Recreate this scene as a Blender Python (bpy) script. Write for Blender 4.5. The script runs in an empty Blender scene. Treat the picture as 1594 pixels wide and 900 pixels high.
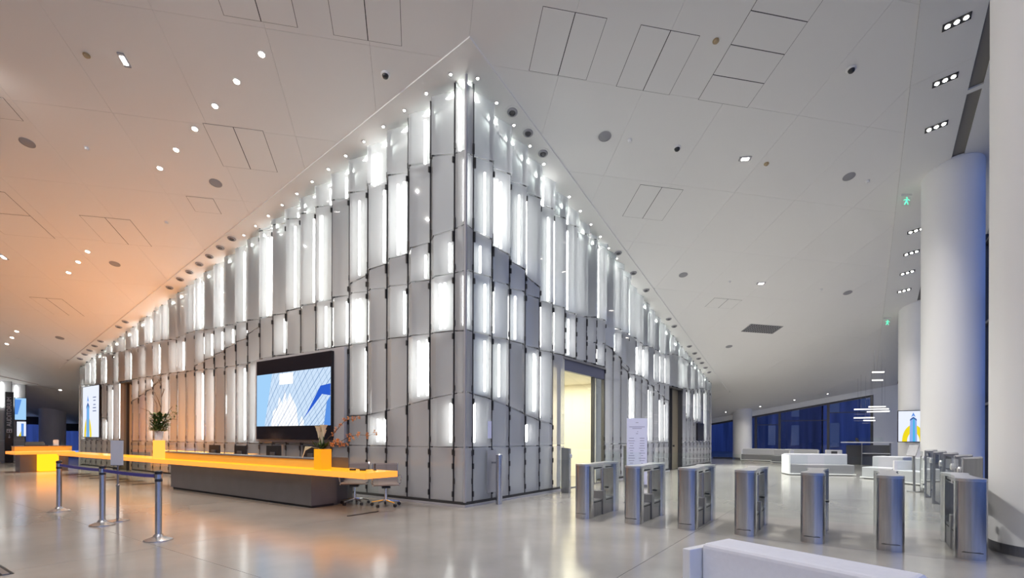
import bpy, bmesh, math, random
from mathutils import Vector, Matrix, Quaternion
random.seed(7)
C = bpy.context.scene.collection
scene = bpy.context.scene
PI = math.pi
R = math.radians

# ------------------------------------------------------------------ camera
cam = bpy.data.cameras.new('camera'); cam.lens = 17.503; cam.sensor_width = 36.0
cam.shift_y = 0.1443; cam.clip_start = 0.05; cam.clip_end = 400
camera = bpy.data.objects.new('camera', cam); C.objects.link(camera)
camera.matrix_world = Matrix.Translation((6.78, -8.11, 1.5)) @ Matrix.Rotation(R(34.51), 4, 'Z') @ Matrix.Rotation(R(90), 4, 'X') @ Matrix.Rotation(R(0.2), 4, 'Z')
scene.camera = camera
# ------------------------------------------------------------------ view, sky
scene.view_settings.view_transform = 'Standard'
scene.view_settings.look = 'None'
scene.view_settings.gamma = 1.0
scene.view_settings.use_curve_mapping = False
scene.view_settings.exposure = 0.5
scene.cycles.use_denoising = True
scene.cycles.max_bounces = 8
scene.cycles.diffuse_bounces = 4
scene.cycles.glossy_bounces = 4
scene.cycles.transmission_bounces = 6
scene.cycles.transparent_max_bounces = 24
scene.cycles.sample_clamp_indirect = 6.0
scene.cycles.caustics_reflective = False
scene.cycles.caustics_refractive = False
world = bpy.data.worlds.new('dusk_sky'); scene.world = world; world.use_nodes = True
nt = world.node_tree; nt.nodes.clear()
wo = nt.nodes.new('ShaderNodeOutputWorld'); bg = nt.nodes.new('ShaderNodeBackground')
tc = nt.nodes.new('ShaderNodeTexCoord'); sx = nt.nodes.new('ShaderNodeSeparateXYZ'); cr = nt.nodes.new('ShaderNodeValToRGB')
nt.links.new(tc.outputs['Generated'], sx.inputs[0]); nt.links.new(sx.outputs['Z'], cr.inputs[0])
cr.color_ramp.elements[0].position = 0.0; cr.color_ramp.elements[0].color = (0.28, 0.38, 0.70, 1)
cr.color_ramp.elements[1].position = 0.8; cr.color_ramp.elements[1].color = (0.07, 0.14, 0.42, 1)
nt.links.new(cr.outputs[0], bg.inputs[0]); bg.inputs[1].default_value = 1.6
nt.links.new(bg.outputs[0], wo.inputs[0])

# ------------------------------------------------------------------ helpers
def ceil_z(x, y):
    if x < -25.7:
        return 9.22 + 0.175 * -25.7 + 0.13 * (x + 25.7) - 0.207 * y
    return 9.22 + 0.175 * x - 0.207 * y
SLOPE_Q = Vector((0, 0, 1)).rotation_difference(Vector((-0.175, 0.207, 1)).normalized())

class MB:
    def __init__(s): s.v = []; s.f = []
    def poly(s, pts):
        n = len(s.v); s.v += [tuple(p) for p in pts]; s.f.append(tuple(range(n, n + len(pts)))); return s
    def hexa(s, p):
        n = len(s.v); s.v += [tuple(q) for q in p]
        for f in ((0, 3, 2, 1), (4, 5, 6, 7), (0, 1, 5, 4), (1, 2, 6, 5), (2, 3, 7, 6), (3, 0, 4, 7)): s.f.append(tuple(n + i for i in f))
        return s
    def box(s, x0, x1, y0, y1, z0, z1):
        return s.hexa([(x0, y0, z0), (x1, y0, z0), (x1, y1, z0), (x0, y1, z0), (x0, y0, z1), (x1, y0, z1), (x1, y1, z1), (x0, y1, z1)])
    def obox(s, c, size, M):
        hx, hy, hz = [q / 2 for q in size]
        p = [(-hx, -hy, -hz), (hx, -hy, -hz), (hx, hy, -hz), (-hx, hy, -hz), (-hx, -hy, hz), (hx, -hy, hz), (hx, hy, hz), (-hx, hy, hz)]
        return s.hexa([Vector(c) + M @ Vector(q) for q in p])
    def prism(s, pts, z0, z1, ztop=None):
        n = len(s.v); k = len(pts)
        s.v += [(p[0], p[1], z0(p[0], p[1]) if callable(z0) else z0) for p in pts]
        s.v += [(p[0], p[1], z1(p[0], p[1]) if callable(z1) else z1) for p in pts]
        s.f.append(tuple(n + i for i in reversed(range(k)))); s.f.append(tuple(n + k + i for i in range(k)))
        for i in range(k):
            j = (i + 1) % k; s.f.append((n + i, n + j, n + k + j, n + k + i))
        return s
    def tube(s, a, b, r, n=8, r2=None):
        a, b = Vector(a), Vector(b); r2 = r if r2 is None else r2
        d = (b - a).normalized(); u = d.orthogonal().normalized(); w = d.cross(u)
        k = len(s.v)
        for q, rr in ((a, r), (b, r2)):
            for i in range(n):
                t = 2 * PI * i / n; s.v.append(tuple(q + (u * math.cos(t) + w * math.sin(t)) * rr))
        for i in range(n):
            j = (i + 1) % n; s.f.append((k + i, k + j, k + n + j, k + n + i))
        s.f.append(tuple(k + i for i in reversed(range(n)))); s.f.append(tuple(k + n + i for i in range(n)))
        return s
    def path(s, pts, r, n=6):
        for i in range(len(pts) - 1):
            s.tube(pts[i], pts[i + 1], r if not callable(r) else r(i), n, (r if not callable(r) else r(i + 1)))
        return s
    def lathe(s, prof, n=24, c=(0, 0, 0)):
        k = len(s.v); m = len(prof)
        for (r, z) in prof:
            for i in range(n):
                t = 2 * PI * i / n; s.v.append((c[0] + r * math.cos(t), c[1] + r * math.sin(t), c[2] + z))
        for q in range(m - 1):
            for i in range(n):
                j = (i + 1) % n
                s.f.append((k + q * n + i, k + q * n + j, k + (q + 1) * n + j, k + (q + 1) * n + i))
        s.f.append(tuple(k + i for i in reversed(range(n)))); s.f.append(tuple(k + (m - 1) * n + i for i in range(n)))
        return s
    def build(s, name, mat, parent=None, smooth=False, bevel=0, loc=None):
        me = bpy.data.meshes.new(name); me.from_pydata(s.v, [], s.f); me.validate(); me.update()
        bm = bmesh.new(); bm.from_mesh(me); bmesh.ops.recalc_face_normals(bm, faces=bm.faces); bm.to_mesh(me); bm.free()
        me.materials.append(mat)
        o = bpy.data.objects.new(name, me); C.objects.link(o)
        if parent: o.parent = parent
        if loc: o.location = loc
        if smooth:
            me.polygons.foreach_set('use_smooth', [True] * len(me.polygons))
            try: me.set_sharp_from_angle(angle=R(40))
            except Exception: pass
        if bevel:
            b = o.modifiers.new('bevel', 'BEVEL'); b.width = bevel; b.segments = 3; b.limit_method = 'ANGLE'
        return o
def B(x0, x1, y0, y1, z0, z1): return MB().box(x0, x1, y0, y1, z0, z1)

def tag(o, label=None, cat=None, group=None, kind=None):
    if label: o['label'] = label
    if cat: o['category'] = cat
    if group: o['group'] = group
    if kind: o['kind'] = kind
    return o
def thing(name, label, cat, loc=(0, 0, 0), rz=0.0, group=None, quat=None):
    o = bpy.data.objects.new(name, None); o.empty_display_size = 0.1; C.objects.link(o); o.location = loc
    if quat: o.rotation_mode = 'QUATERNION'; o.rotation_quaternion = quat
    else: o.rotation_euler = (0, 0, rz)
    return tag(o, label, cat, group)
def dup(root, loc, rz=None, label=None):
    kids = {}
    for o in list(C.objects):
        if o.parent: kids.setdefault(o.parent.name, []).append(o)
    def rec(o, par):
        c = o.copy(); C.objects.link(c)
        if par: c.parent = par
        for k in kids.get(o.name, []): rec(k, c)
        return c
    r = rec(root, None); r.location = loc
    if rz is not None: r.rotation_euler = (0, 0, rz)
    if label: r['label'] = label
    return r
ORD = ['first', 'second', 'third', 'fourth', 'fifth', 'sixth', 'seventh', 'eighth', 'ninth', 'tenth', 'eleventh', 'twelfth', 'thirteenth', 'fourteenth', 'fifteenth']

# ------------------------------------------------------------------ materials
def mat(name, col, rough=0.5, metal=0.0, spec=0.5, noise=None, bump=0.0, aniso=None):
    m = bpy.data.materials.new(name); m.use_nodes = True; t = m.node_tree; p = t.nodes['Principled BSDF']
    p.inputs['Base Color'].default_value = (*col, 1); p.inputs['Roughness'].default_value = rough
    p.inputs['Metallic'].default_value = metal; p.inputs['Specular IOR Level'].default_value = spec
    if noise:
        scale, amt = noise[0], noise[1]; st = noise[2] if len(noise) > 2 else (1, 1, 1)
        g = t.nodes.new('ShaderNodeTexCoord'); mp = t.nodes.new('ShaderNodeMapping'); n = t.nodes.new('ShaderNodeTexNoise'); r = t.nodes.new('ShaderNodeValToRGB')
        mp.inputs['Scale'].default_value = st; n.inputs['Scale'].default_value = scale; n.inputs['Detail'].default_value = 4
        t.links.new(g.outputs['Object'], mp.inputs[0]); t.links.new(mp.outputs[0], n.inputs['Vector']); t.links.new(n.outputs['Fac'], r.inputs[0])
        r.color_ramp.elements[0].position = 0.3; r.color_ramp.elements[1].position = 0.7
        r.color_ramp.elements[0].color = (*[c * (1 - amt) for c in col], 1); r.color_ramp.elements[1].color = (*[min(1, c * (1 + amt)) for c in col], 1)
        t.links.new(r.outputs[0], p.inputs['Base Color'])
        if bump:
            b = t.nodes.new('ShaderNodeBump'); b.inputs['Strength'].default_value = bump; b.inputs['Distance'].default_value = 0.01
            t.links.new(n.outputs['Fac'], b.inputs['Height']); t.links.new(b.outputs[0], p.inputs['Normal'])
    return m
def emit(name, col, s):
    m = bpy.data.materials.new(name); m.use_nodes = True; t = m.node_tree; t.nodes.clear()
    o = t.nodes.new('ShaderNodeOutputMaterial'); e = t.nodes.new('ShaderNodeEmission')
    e.inputs[0].default_value = (*col, 1); e.inputs[1].default_value = s; t.links.new(e.outputs[0], o.inputs[0]); return m
def glassy(name, tint, alpha, base=None, rough=0.02, gloss=1.0, ior=1.5):
    # thin sheet: transparent, a share of diffuse body, fresnel reflection
    m = bpy.data.materials.new(name); m.use_nodes = True; t = m.node_tree; t.nodes.clear()
    o = t.nodes.new('ShaderNodeOutputMaterial'); tr = t.nodes.new('ShaderNodeBsdfTransparent'); tr.inputs[0].default_value = (*tint, 1)
    sh = tr.outputs[0]
    if base:
        d = t.nodes.new('ShaderNodeBsdfDiffuse'); d.inputs[0].default_value = (*base, 1)
        tl = t.nodes.new('ShaderNodeBsdfTranslucent'); tl.inputs[0].default_value = (*base, 1)
        md = t.nodes.new('ShaderNodeMixShader'); md.inputs[0].default_value = 0.35
        t.links.new(d.outputs[0], md.inputs[1]); t.links.new(tl.outputs[0], md.inputs[2])
        mx = t.nodes.new('ShaderNodeMixShader'); mx.inputs[0].default_value = 1 - alpha
        t.links.new(sh, mx.inputs[1]); t.links.new(md.outputs[0], mx.inputs[2]); sh = mx.outputs[0]
    g = t.nodes.new('ShaderNodeBsdfGlossy'); g.inputs['Roughness'].default_value = rough
    fr = t.nodes.new('ShaderNodeFresnel'); fr.inputs['IOR'].default_value = ior
    mu = t.nodes.new('ShaderNodeMath'); mu.operation = 'MULTIPLY'; mu.inputs[1].default_value = gloss
    gm = t.nodes.new('ShaderNodeNewGeometry'); fb = t.nodes.new('ShaderNodeMath'); fb.operation = 'SUBTRACT'; fb.inputs[0].default_value = 1.0
    t.links.new(gm.outputs['Backfacing'], fb.inputs[1]); t.links.new(fb.outputs[0], mu.inputs[1])
    m0 = t.nodes.new('ShaderNodeMath'); m0.operation = 'MULTIPLY'; m0.inputs[1].default_value = gloss
    t.links.new(fr.outputs[0], m0.inputs[0]); t.links.new(m0.outputs[0], mu.inputs[0])
    m2 = t.nodes.new('ShaderNodeMixShader'); t.links.new(mu.outputs[0], m2.inputs[0]); t.links.new(sh, m2.inputs[1]); t.links.new(g.outputs[0], m2.inputs[2])
    t.links.new(m2.outputs[0], o.inputs[0]); return m

M = {}
M['floor'] = mat('polished_concrete', (0.33, 0.315, 0.285), 0.17, 0, 0.9, (0.9, 0.12))
M['joint'] = mat('dark_joint', (0.03, 0.03, 0.03), 0.7)
M['ceil'] = mat('white_ceiling_panel', (0.86, 0.855, 0.84), 0.5, 0, 0.3)
M['ceil_void'] = mat('ceiling_void', (0.25, 0.24, 0.23), 0.9)
M['soffit'] = mat('white_soffit_panel', (0.84, 0.84, 0.82), 0.45, 0, 0.3)
M['white'] = mat('white_paint', (0.82, 0.82, 0.81), 0.5)
M['column'] = mat('white_column_paint', (0.80, 0.80, 0.80), 0.55, 0, 0.3)
M['cavity'] = mat('grey_cavity_lining', (0.55, 0.55, 0.56), 0.7)
M['tray'] = mat('satin_reflector', (0.30, 0.31, 0.31), 0.6)
M['pane'] = glassy('frosted_glass_pane', (0.95, 0.97, 0.96), 0.69, (0.82, 0.82, 0.84), 0.02, 1.0)
M['clear'] = glassy('clear_glass', (0.96, 0.985, 0.975), 1.0, None, 0.01, 1.0)
M['window'] = glassy('facade_glass', (0.62, 0.70, 0.82), 1.0, None, 0.01, 1.3)
M['tube'] = emit('fluorescent_tube', (1.0, 0.985, 0.96), 8.5)
M['cavity_light'] = emit('cavity_lamp', (0.93, 1.0, 0.93), 14.0)
M['lamp'] = emit('downlight_lens', (1.0, 0.93, 0.82), 40.0)
M['lamp_dim'] = emit('soffit_lens', (1.0, 0.96, 0.9), 12.0)
M['mullion'] = mat('dark_anodised_mullion', (0.10, 0.10, 0.105), 0.45, 0.6)
M['fitting'] = mat('black_fitting', (0.02, 0.02, 0.022), 0.5)
M['steel'] = mat('brushed_steel', (0.56, 0.56, 0.57), 0.26, 1.0, 0.5, (40, 0.1, (1, 1, 0.03)))
M['steel_top'] = mat('satin_steel_cap', (0.68, 0.68, 0.69), 0.32, 1.0)
M['steel_dark'] = mat('grey_brushed_metal', (0.28, 0.28, 0.29), 0.4, 0.8, 0.5, (30, 0.08, (1, 1, 0.05)))
M['chrome'] = mat('chrome', (0.75, 0.75, 0.77), 0.12, 1.0)
M['black'] = mat('black_plastic', (0.02, 0.02, 0.022), 0.4)
M['darkgrey'] = mat('dark_grey_plastic', (0.08, 0.08, 0.085), 0.5)
M['amber'] = mat('amber_resin_top', (0.55, 0.22, 0.01), 0.22)
M['amber_edge'] = mat('amber_resin_edge', (0.5, 0.25, 0.05), 0.3)
for _k, _c, _s in (('amber', (1.0, 0.38, 0.002), .70), ('amber_edge', (1.0, 0.26, 0.03), 1.0)):
    _p = M[_k].node_tree.nodes['Principled BSDF']; _p.inputs['Emission Color'].default_value = (*_c, 1); _p.inputs['Emission Strength'].default_value = _s
M['amber_hot'] = emit('amber_resin_lamp_face', (1.0, 0.33, 0.01), 1.9)
M['amber_dim'] = mat('amber_glow_tinted_panel', (0.85, 0.60, 0.12), 0.4)  # amber glow of the counter top put into the ledge colour
M['desk_grey'] = mat('grey_metal_desk', (0.16, 0.16, 0.165), 0.35, 0.4, 0.5, (3, 0.06))
M['yellow_pot'] = mat('yellow_glow_lacquer', (0.85, 0.45, 0.01), 0.3)
_p = M['yellow_pot'].node_tree.nodes['Principled BSDF']; _p.inputs['Emission Color'].default_value = (1, .36, .004, 1); _p.inputs['Emission Strength'].default_value = .32  # slight emission added to the pot to lift its brightness
M['fabric_brown'] = mat('taupe_mesh_fabric', (0.26, 0.22, 0.20), 0.8)
M['sofa_light'] = mat('light_grey_upholstery', (0.50, 0.51, 0.53), 0.85, 0, 0.2, (60, 0.03), 0.1)
M['sofa_white'] = mat('white_leather', (0.80, 0.80, 0.82), 0.5, 0, 0.4, (30, 0.02), 0.05)
M['sofa_dark'] = mat('mid_grey_upholstery', (0.27, 0.27, 0.28), 0.9, 0, 0.2, (60, 0.05), 0.1)
M['belt'] = mat('navy_belt', (0.06, 0.05, 0.27), 0.7)
M['screen_black'] = mat('black_screen_glass', (0.012, 0.010, 0.014), 0.15)
M['bezel'] = mat('grey_bezel', (0.33, 0.33, 0.35), 0.5)
M['door'] = mat('olive_metal_door', (0.23, 0.20, 0.14), 0.45, 0.3)
M['door_light'] = mat('beige_metal_panel', (0.42, 0.37, 0.27), 0.5, 0.1)
M['cream'] = mat('cream_wall', (0.84, 0.79, 0.66), 0.6)
M['lavender'] = mat('lavender_board', (0.62, 0.63, 0.80), 0.55)
M['ink'] = mat('printed_grey_ink', (0.22, 0.22, 0.34), 0.7)
M['paper'] = mat('pale_board', (0.62, 0.62, 0.66), 0.5)
M['green'] = mat('leaf_green', (0.055, 0.10, 0.02), 0.5, 0, 0.4, (9, 0.45))
M['twig'] = mat('brown_twig', (0.10, 0.06, 0.035), 0.8)
M['orchid'] = mat('orange_blossom', (0.62, 0.22, 0.05), 0.6)
M['lily'] = mat('cream_lily', (0.85, 0.72, 0.45), 0.5)
M['speaker'] = mat('grey_speaker_grille', (0.33, 0.33, 0.35), 0.8)
M['tan'] = mat('tan_plastic', (0.45, 0.34, 0.2), 0.5)
M['frame_dark'] = mat('dark_window_frame', (0.09, 0.09, 0.10), 0.4, 0.5)
M['header'] = mat('navy_door_header', (0.10, 0.11, 0.17), 0.35, 0.4)
M['asphalt'] = mat('outside_paving', (0.12, 0.12, 0.13), 0.8)
M['facade'] = mat('dark_blue_facade', (0.13, 0.15, 0.26), 0.5, 0, 0.5, (0.6, 0.5, (3, 3, .2)))
M['bld_win'] = emit('lit_office_window', (0.35, 0.45, 0.9), 0.16)
M['exit'] = emit('exit_green', (0.1, 0.9, 0.5), 1.2)
def E(name, hexc, s=1.0):
    c = [((int(hexc[i:i + 2], 16) / 255 + 0.055) / 1.055) ** 2.4 for i in (0, 2, 4)]
    return emit(name, c, s)
# ================================================================== THE SETTING
# floor
fl = B(-45, 10.6, -18, 30, -0.06, -0.004).build('floor', M['joint']); tag(fl, kind='structure')
xs = [-45, -36, -27, -18.4, -9.7, -0.9, 4.7, 10.6]; ys = [-18, -11.6, -5.27, 0.05, 6.4, 12.7, 19, 25.4, 30]
for i in range(len(xs) - 1):
    for j in range(len(ys) - 1):
        B(xs[i] + .003, xs[i + 1] - .003, ys[j] + .003, ys[j + 1] - .003, -0.05, 0).build('floor_slab', M['floor'], fl)
# recessed entrance grille in the floor
gr = thing('floor_grille', 'recessed slatted entrance grille in the floor at the lower left corner', 'floor grille', (-2.1, -8.0, 0.0))
B(-1.4, 1.4, -1.2, 1.28, 0.001, 0.004).build('tray', M['joint'], gr)
for k in range(24):
    y = -1.18 + k * 0.103
    B(-1.4, 1.4, y, y + .055, 0.004, 0.012).build('slat', M['steel_dark'], gr)

# ---- ceiling: one tilted plane of panels, folded at x = -25.7
ce = MB()
for (x0, x1, y0, y1) in ((-25.7, 10.6, -18, 30), (-45, -25.7, -18, 30)):
    ce.poly([(x, y, max(0.3, (ceil_z(x + (1e-4 if x0 == -25.7 else -1e-4), y)) + .035)) for x, y in ((x0, y0), (x1, y0), (x1, y1), (x0, y1))])
ceiling = ce.build('ceiling', M['ceil_void']); tag(ceiling, kind='structure')
def clip(poly, f):
    out = []
    for i in range(len(poly)):
        p, q = poly[i], poly[(i + 1) % len(poly)]; a, b = f(p), f(q)
        if a >= 0: out.append(p)
        if (a >= 0) != (b >= 0):
            t = a / (a - b); out.append((p[0] + (q[0] - p[0]) * t, p[1] + (q[1] - p[1]) * t))
    return out
def rect_clip(poly, x0, x1, y0, y1):
    for f in (lambda p: p[0] - x0, lambda p: x1 - p[0], lambda p: p[1] - y0, lambda p: y1 - p[1]):
        if poly: poly = clip(poly, f)
    return poly
REG = [(-25.7, 7.78, -12, -.5), (.5, 7.78, -.5, 29.6), (-25.7, .5, 23.66, 29.6), (-40, -25.7, -12, 8)]
def st(s, t): return (-(s + t) / 2, (s - t) / 2)          # the panel grid runs at 45 degrees to the core
for i in range(-8, 16):
    for j in range(-18, 20):
        s0, s1 = -.3 + 3.42 * i, -.3 + 3.42 * (i + 1); t0, t1 = 2.76 * j, 2.76 * (j + 1)
        g = .0035
        q = [st(s0 + g, t0 + g), st(s1 - g, t0 + g), st(s1 - g, t1 - g), st(s0 + g, t1 - g)]
        m = MB()
        for rg in REG:
            c = rect_clip(q, *rg)
            if len(c) >= 3 and abs(sum(c[k][0] * c[(k + 1) % len(c)][1] - c[(k + 1) % len(c)][0] * c[k][1] for k in range(len(c)))) > .02:
                m.prism(c, lambda x, y: ceil_z(x, y), lambda x, y: ceil_z(x, y) + .03)
        if m.v: m.build('ceiling_panel', M['ceil'], ceiling)
m = MB().prism([(-40, -18), (10.3, -18), (10.3, -12), (-40, -12)], lambda x, y: 9.22 + .175 * x - .207 * y, lambda x, y: 9.25 + .175 * x - .207 * y)
m.build('ceiling_panel', M['ceil'], ceiling)
# access hatches: dark shadow gap, panel set in it
HATCH = [(-2.05, -.32, -3.64, -1.84, 2), (-2.05, -.28, -6.4, -4.62, 2), (-2.86, -1.98, -9.16, -7.4, 1), (-1.98, -1.1, -9.16, -7.4, 1), (-1.1, -.28, -9.16, -7.4, 1), (-3.9, -2.86, -9.16, -7.4, 1),
         (3.06, 4.82, 6.54, 8.39, 2), (8.35, 10.07, 13.2, 15.06, 2), (6.58, 7.43, 9.38, 10.36, 1), (-2.2, -.42, 1.87, 3.72, 2), (-2.2, -.46, 4.64, 6.5, 2), (7.4, 8.7, 17, 18.9, 1), (8.7, 10.1, 17, 18.9, 1),
         (3.3, 5.06, -8.92, -7.1, 2), (10.35, 11.3, -16.5, -14.8, 2), (3.07, 3.88, 14, 15.5, 1), (15.4, 17.2, 20, 21.5, 2)]
for (s0, s1, t0, t1, n) in HATCH:
    q = [st(s0, t0), st(s1, t0), st(s1, t1), st(s0, t1)]
    fr = MB().prism(q, lambda x, y: ceil_z(x, y) - .002, lambda x, y: ceil_z(x, y) + .01).build('hatch_frame', M['joint'], ceiling)
    for k in range(n):
        a, b = t0 + (t1 - t0) * k / n, t0 + (t1 - t0) * (k + 1) / n; g = .013
        q = [st(s0 + g, a + g), st(s1 - g, a + g), st(s1 - g, b - g), st(s0 + g, b - g)]
        MB().prism(q, lambda x, y: ceil_z(x, y) - .006, lambda x, y: ceil_z(x, y) + .004).build('hatch_panel', M['ceil'], fr)
# lit soffit rim around the core, set a little below the panels
zs0, zs1 = (lambda x, y: ceil_z(max(x, -25.69), y) - .03), (lambda x, y: ceil_z(max(x, -25.69), y) + .02)
for q in ([(-25.7, -.5), (.5, -.5), (0, 0), (0, .3), (-24.6, .3), (-24.6, 0)], [(.5, -.5), (.5, 23.66), (0, 22), (-.3, 22), (-.3, 0), (0, 0)], [(.5, 23.66), (-25.7, 23.66), (-24.6, 22), (0, 22)], [(-25.7, 23.66), (-25.7, -.5), (-24.6, 0), (-24.6, 22)]):
    MB().prism(q, zs0, zs1).build('soffit_panel', M['soffit'], ceiling)
# perimeter band above the columns, dark blind slots, outer strip
ys = [-12, -6, 0, 6, 12, 18, 24, 29.6]
for a, b in zip(ys, ys[1:]):
    MB().prism([(7.785, a), (8.86, a), (8.86, b - .004), (7.785, b - .004)], lambda x, y: ceil_z(x, y) - .02, lambda x, y: ceil_z(x, y) + .02).build('band_panel', M['soffit'], ceiling)
    MB().prism([(9.12, a), (10.3, a), (10.3, b - .004), (9.12, b - .004)], lambda x, y: ceil_z(x, y) - .02, lambda x, y: ceil_z(x, y) + .02).build('band_panel', M['soffit'], ceiling)
for y in (6.9, -1.7, 15.5, 24.2):
    MB().prism([(8.86, y), (9.12, y), (9.12, y + .12), (8.86, y + .12)], lambda x, y: ceil_z(x, y) - .02, lambda x, y: ceil_z(x, y) + .02).build('slot_bridge', M['soffit'], ceiling)

# ---- columns
def column(x, y, r, label, base=True):
    t = thing('column', label, 'column', (x, y, 0), 0, 'round white columns')
    n = 48; pts = [(r * math.cos(2 * PI * i / n), r * math.sin(2 * PI * i / n)) for i in range(n)]
    MB().prism(pts, 0.12, lambda a, b: ceil_z(x + a, y + b) + .01).build('shaft', M['column'], t, smooth=True)
    p2 = [(a * 1.008, b * 1.008) for a, b in pts]
    MB().prism(p2, 0, 0.13).build('skirting', M['steel_dark'], t, smooth=True)
column(8.96, 1.2, .66, 'huge white round column cut by the right edge of the photo')
column(8.96, 9.84, .66, 'tall white round column behind the grey card posts, blue daylight on its right')
column(8.96, 18.5, .66, 'white round column carrying the landscape screen beside the bar')
column(0.45, 29.0, .60, 'short white round column far off between the dark window bays')
column(-36, 1.6, .66, 'grey round column in the dim far left behind the amber desk')

# ---- facades
def facade_x(name, x, ys, side, zcap=None):
    f = MB().box(x - .05, x + .05, ys[0], ys[-1], 0, .08).build(name, M['frame_dark']); tag(f, kind='structure')
    for a, b in zip(ys, ys[1:]):
        m = MB().hexa([(x - .01, a + .04, .08), (x + .01, a + .04, .08), (x + .01, b - .04, .08), (x - .01, b - .04, .08), (x - .01, a + .04, ceil_z(x, a) + .02), (x + .01, a + .04, ceil_z(x, a) + .02), (x + .01, b - .04, ceil_z(x, b) + .02), (x - .01, b - .04, ceil_z(x, b) + .02)])
        m.build('pane', M['window'], f)
    for a in ys:
        MB().box(x - .09, x + .09, a - .04, a + .04, .08, ceil_z(x, a) + .02).build('mullion', M['frame_dark'], f)
    for z in (2.6, 5.2, 7.8):
        yy = [a for a in ys if ceil_z(x, a) > z + .1]
        if len(yy) > 1: MB().box(x - .07, x + .07, yy[0], yy[-1], z - .04, z + .04).build('transom', M['frame_dark'], f)
    return f
facade_x('window_1', 10.3, [-12 + 2.16 * k for k in range(20)], 1)
# back window wall at y = 29.6
YB = 29.6
wb = MB().box(-1.6, 8.0, YB - .06, YB + .06, 0, .1).build('window_2', M['frame_dark']); tag(wb, kind='structure')
bx = [-6, -3, -1.5, 0.2, 1.2, 2.65, 5.4, 7.72]
for a, b in zip(bx, bx[1:]):
    ta, tb = ceil_z(a, YB) - .34, ceil_z(b, YB) - .34
    MB().hexa([(a, YB - .01, .1), (b, YB - .01, .1), (b, YB + .01, .1), (a, YB + .01, .1), (a, YB - .01, ta), (b, YB - .01, tb), (b, YB + .01, tb), (a, YB + .01, ta)]).build('pane', M['window'], wb)
    MB().hexa([(a, YB - .08, ta - .08), (b, YB - .08, tb - .08), (b, YB + .08, tb - .08), (a, YB + .08, ta - .08), (a, YB - .08, ta + .04), (b, YB - .08, tb + .04), (b, YB + .08, tb + .04), (a, YB + .08, ta + .04)]).build('head_rail', M['frame_dark'], wb)
    if a > .5: MB().box(a, b, YB - .03, YB + .03, ta - .62, ta - .57).build('transom', M['frame_dark'], wb)
for a in (1.2, 2.65, 5.4, 7.66):
    MB().box(a - .07, a + .07, YB - .12, YB + .1, 0, ceil_z(a, YB) - .36).build('mullion', M['frame_dark'], wb)
hd = MB().hexa([(-6, YB - .3, ceil_z(-6, YB) - .3), (10.3, YB - .3, ceil_z(10.3, YB) - .3), (10.3, YB + .3, ceil_z(10.3, YB) - .3), (-6, YB + .3, ceil_z(-6, YB) - .3), (-6, YB - .3, ceil_z(-6, YB) + .05), (10.3, YB - .3, ceil_z(10.3, YB) + .05), (10.3, YB + .3, ceil_z(10.3, YB) + .05), (-6, YB + .3, ceil_z(-6, YB) + .05)]).build('trim_1', M['white']); tag(hd, kind='structure')
pr = MB().prism([(7.74, YB - .27), (10.3, YB - .27), (10.3, YB + .3), (7.74, YB + .3)], 0, lambda x, y: ceil_z(x, y) + .03).build('wall_back', M['white']); tag(pr, kind='structure')
# far left dark glazing
wl = MB().box(-38.6, -38.4, -12, 8, 0, .1).build('window_3', M['frame_dark']); tag(wl, kind='structure')
for k in range(9):
    a = -10 + 2 * k
    z = ceil_z(-38.5, a) + .05
    MB().box(-38.51, -38.49, a + .04, a + 1.96, .1, z - .4).build('pane', M['window'], wl)
    MB().box(-38.58, -38.42, a - .04, a + .04, .1, z).build('mullion', M['frame_dark'], wl)
    MB().box(-38.58, -38.42, a, a + 2, z - .9, z - .38).build('head_rail', M['frame_dark'], wl)
for nm, bxx in (('wall_front_bounce', (-40, 10.6, -18.2, -18, 0, 15)), ('wall_far_corner', (-40, -26, 8, 8.2, 0, 5)), ('wall_far_end', (-40.2, -40, -18, -12, 0, 8)), ('wall_core_back', (-9, -8.8, 22, 30, 0, 5))):  # the front wall is added out of view to block blue sky and bounce light
    tag(B(*bxx).build(nm, M['white']), kind='structure')
# outside
tag(B(-90, 90, 30.2, 120, -.3, -.1).build('outside_ground', M['asphalt']), kind='structure')
tag(B(10.8, 90, -60, 30.2, -.3, -.1).build('outside_pavement', M['asphalt']), kind='structure')
def building(x0, x1, y0, y1, h, label):
    t = thing('building', label, 'building', ((x0 + x1) / 2, y0, -.1), 0)
    cx = (x0 + x1) / 2
    B(x0 - cx, x1 - cx, 0, y1 - y0, 0, h).build('tower_wall', M['facade'], t)
    for k in range(int((x1 - x0) / 2.2)):
        for l in range(3):
            if random.random() < .45:
                xx = x0 - cx + .5 + 2.2 * k; B(xx, xx + .7, -.05, 0, .8 + 3 * l, 2.9 + 3 * l).build('window', M['bld_win'], t)
building(-90, -60, -30, 20, 14, 'dark building beyond the far left glazing')
building(-30, 4, 52, 66, 24, 'dark blue building beyond the window left of the far column')
building(4.5, 15.5, 44, 70, 22, 'dark blue building seen through the middle back window')
building(16, 60, 48, 60, 24, 'dark building behind the rightmost back window')

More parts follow.
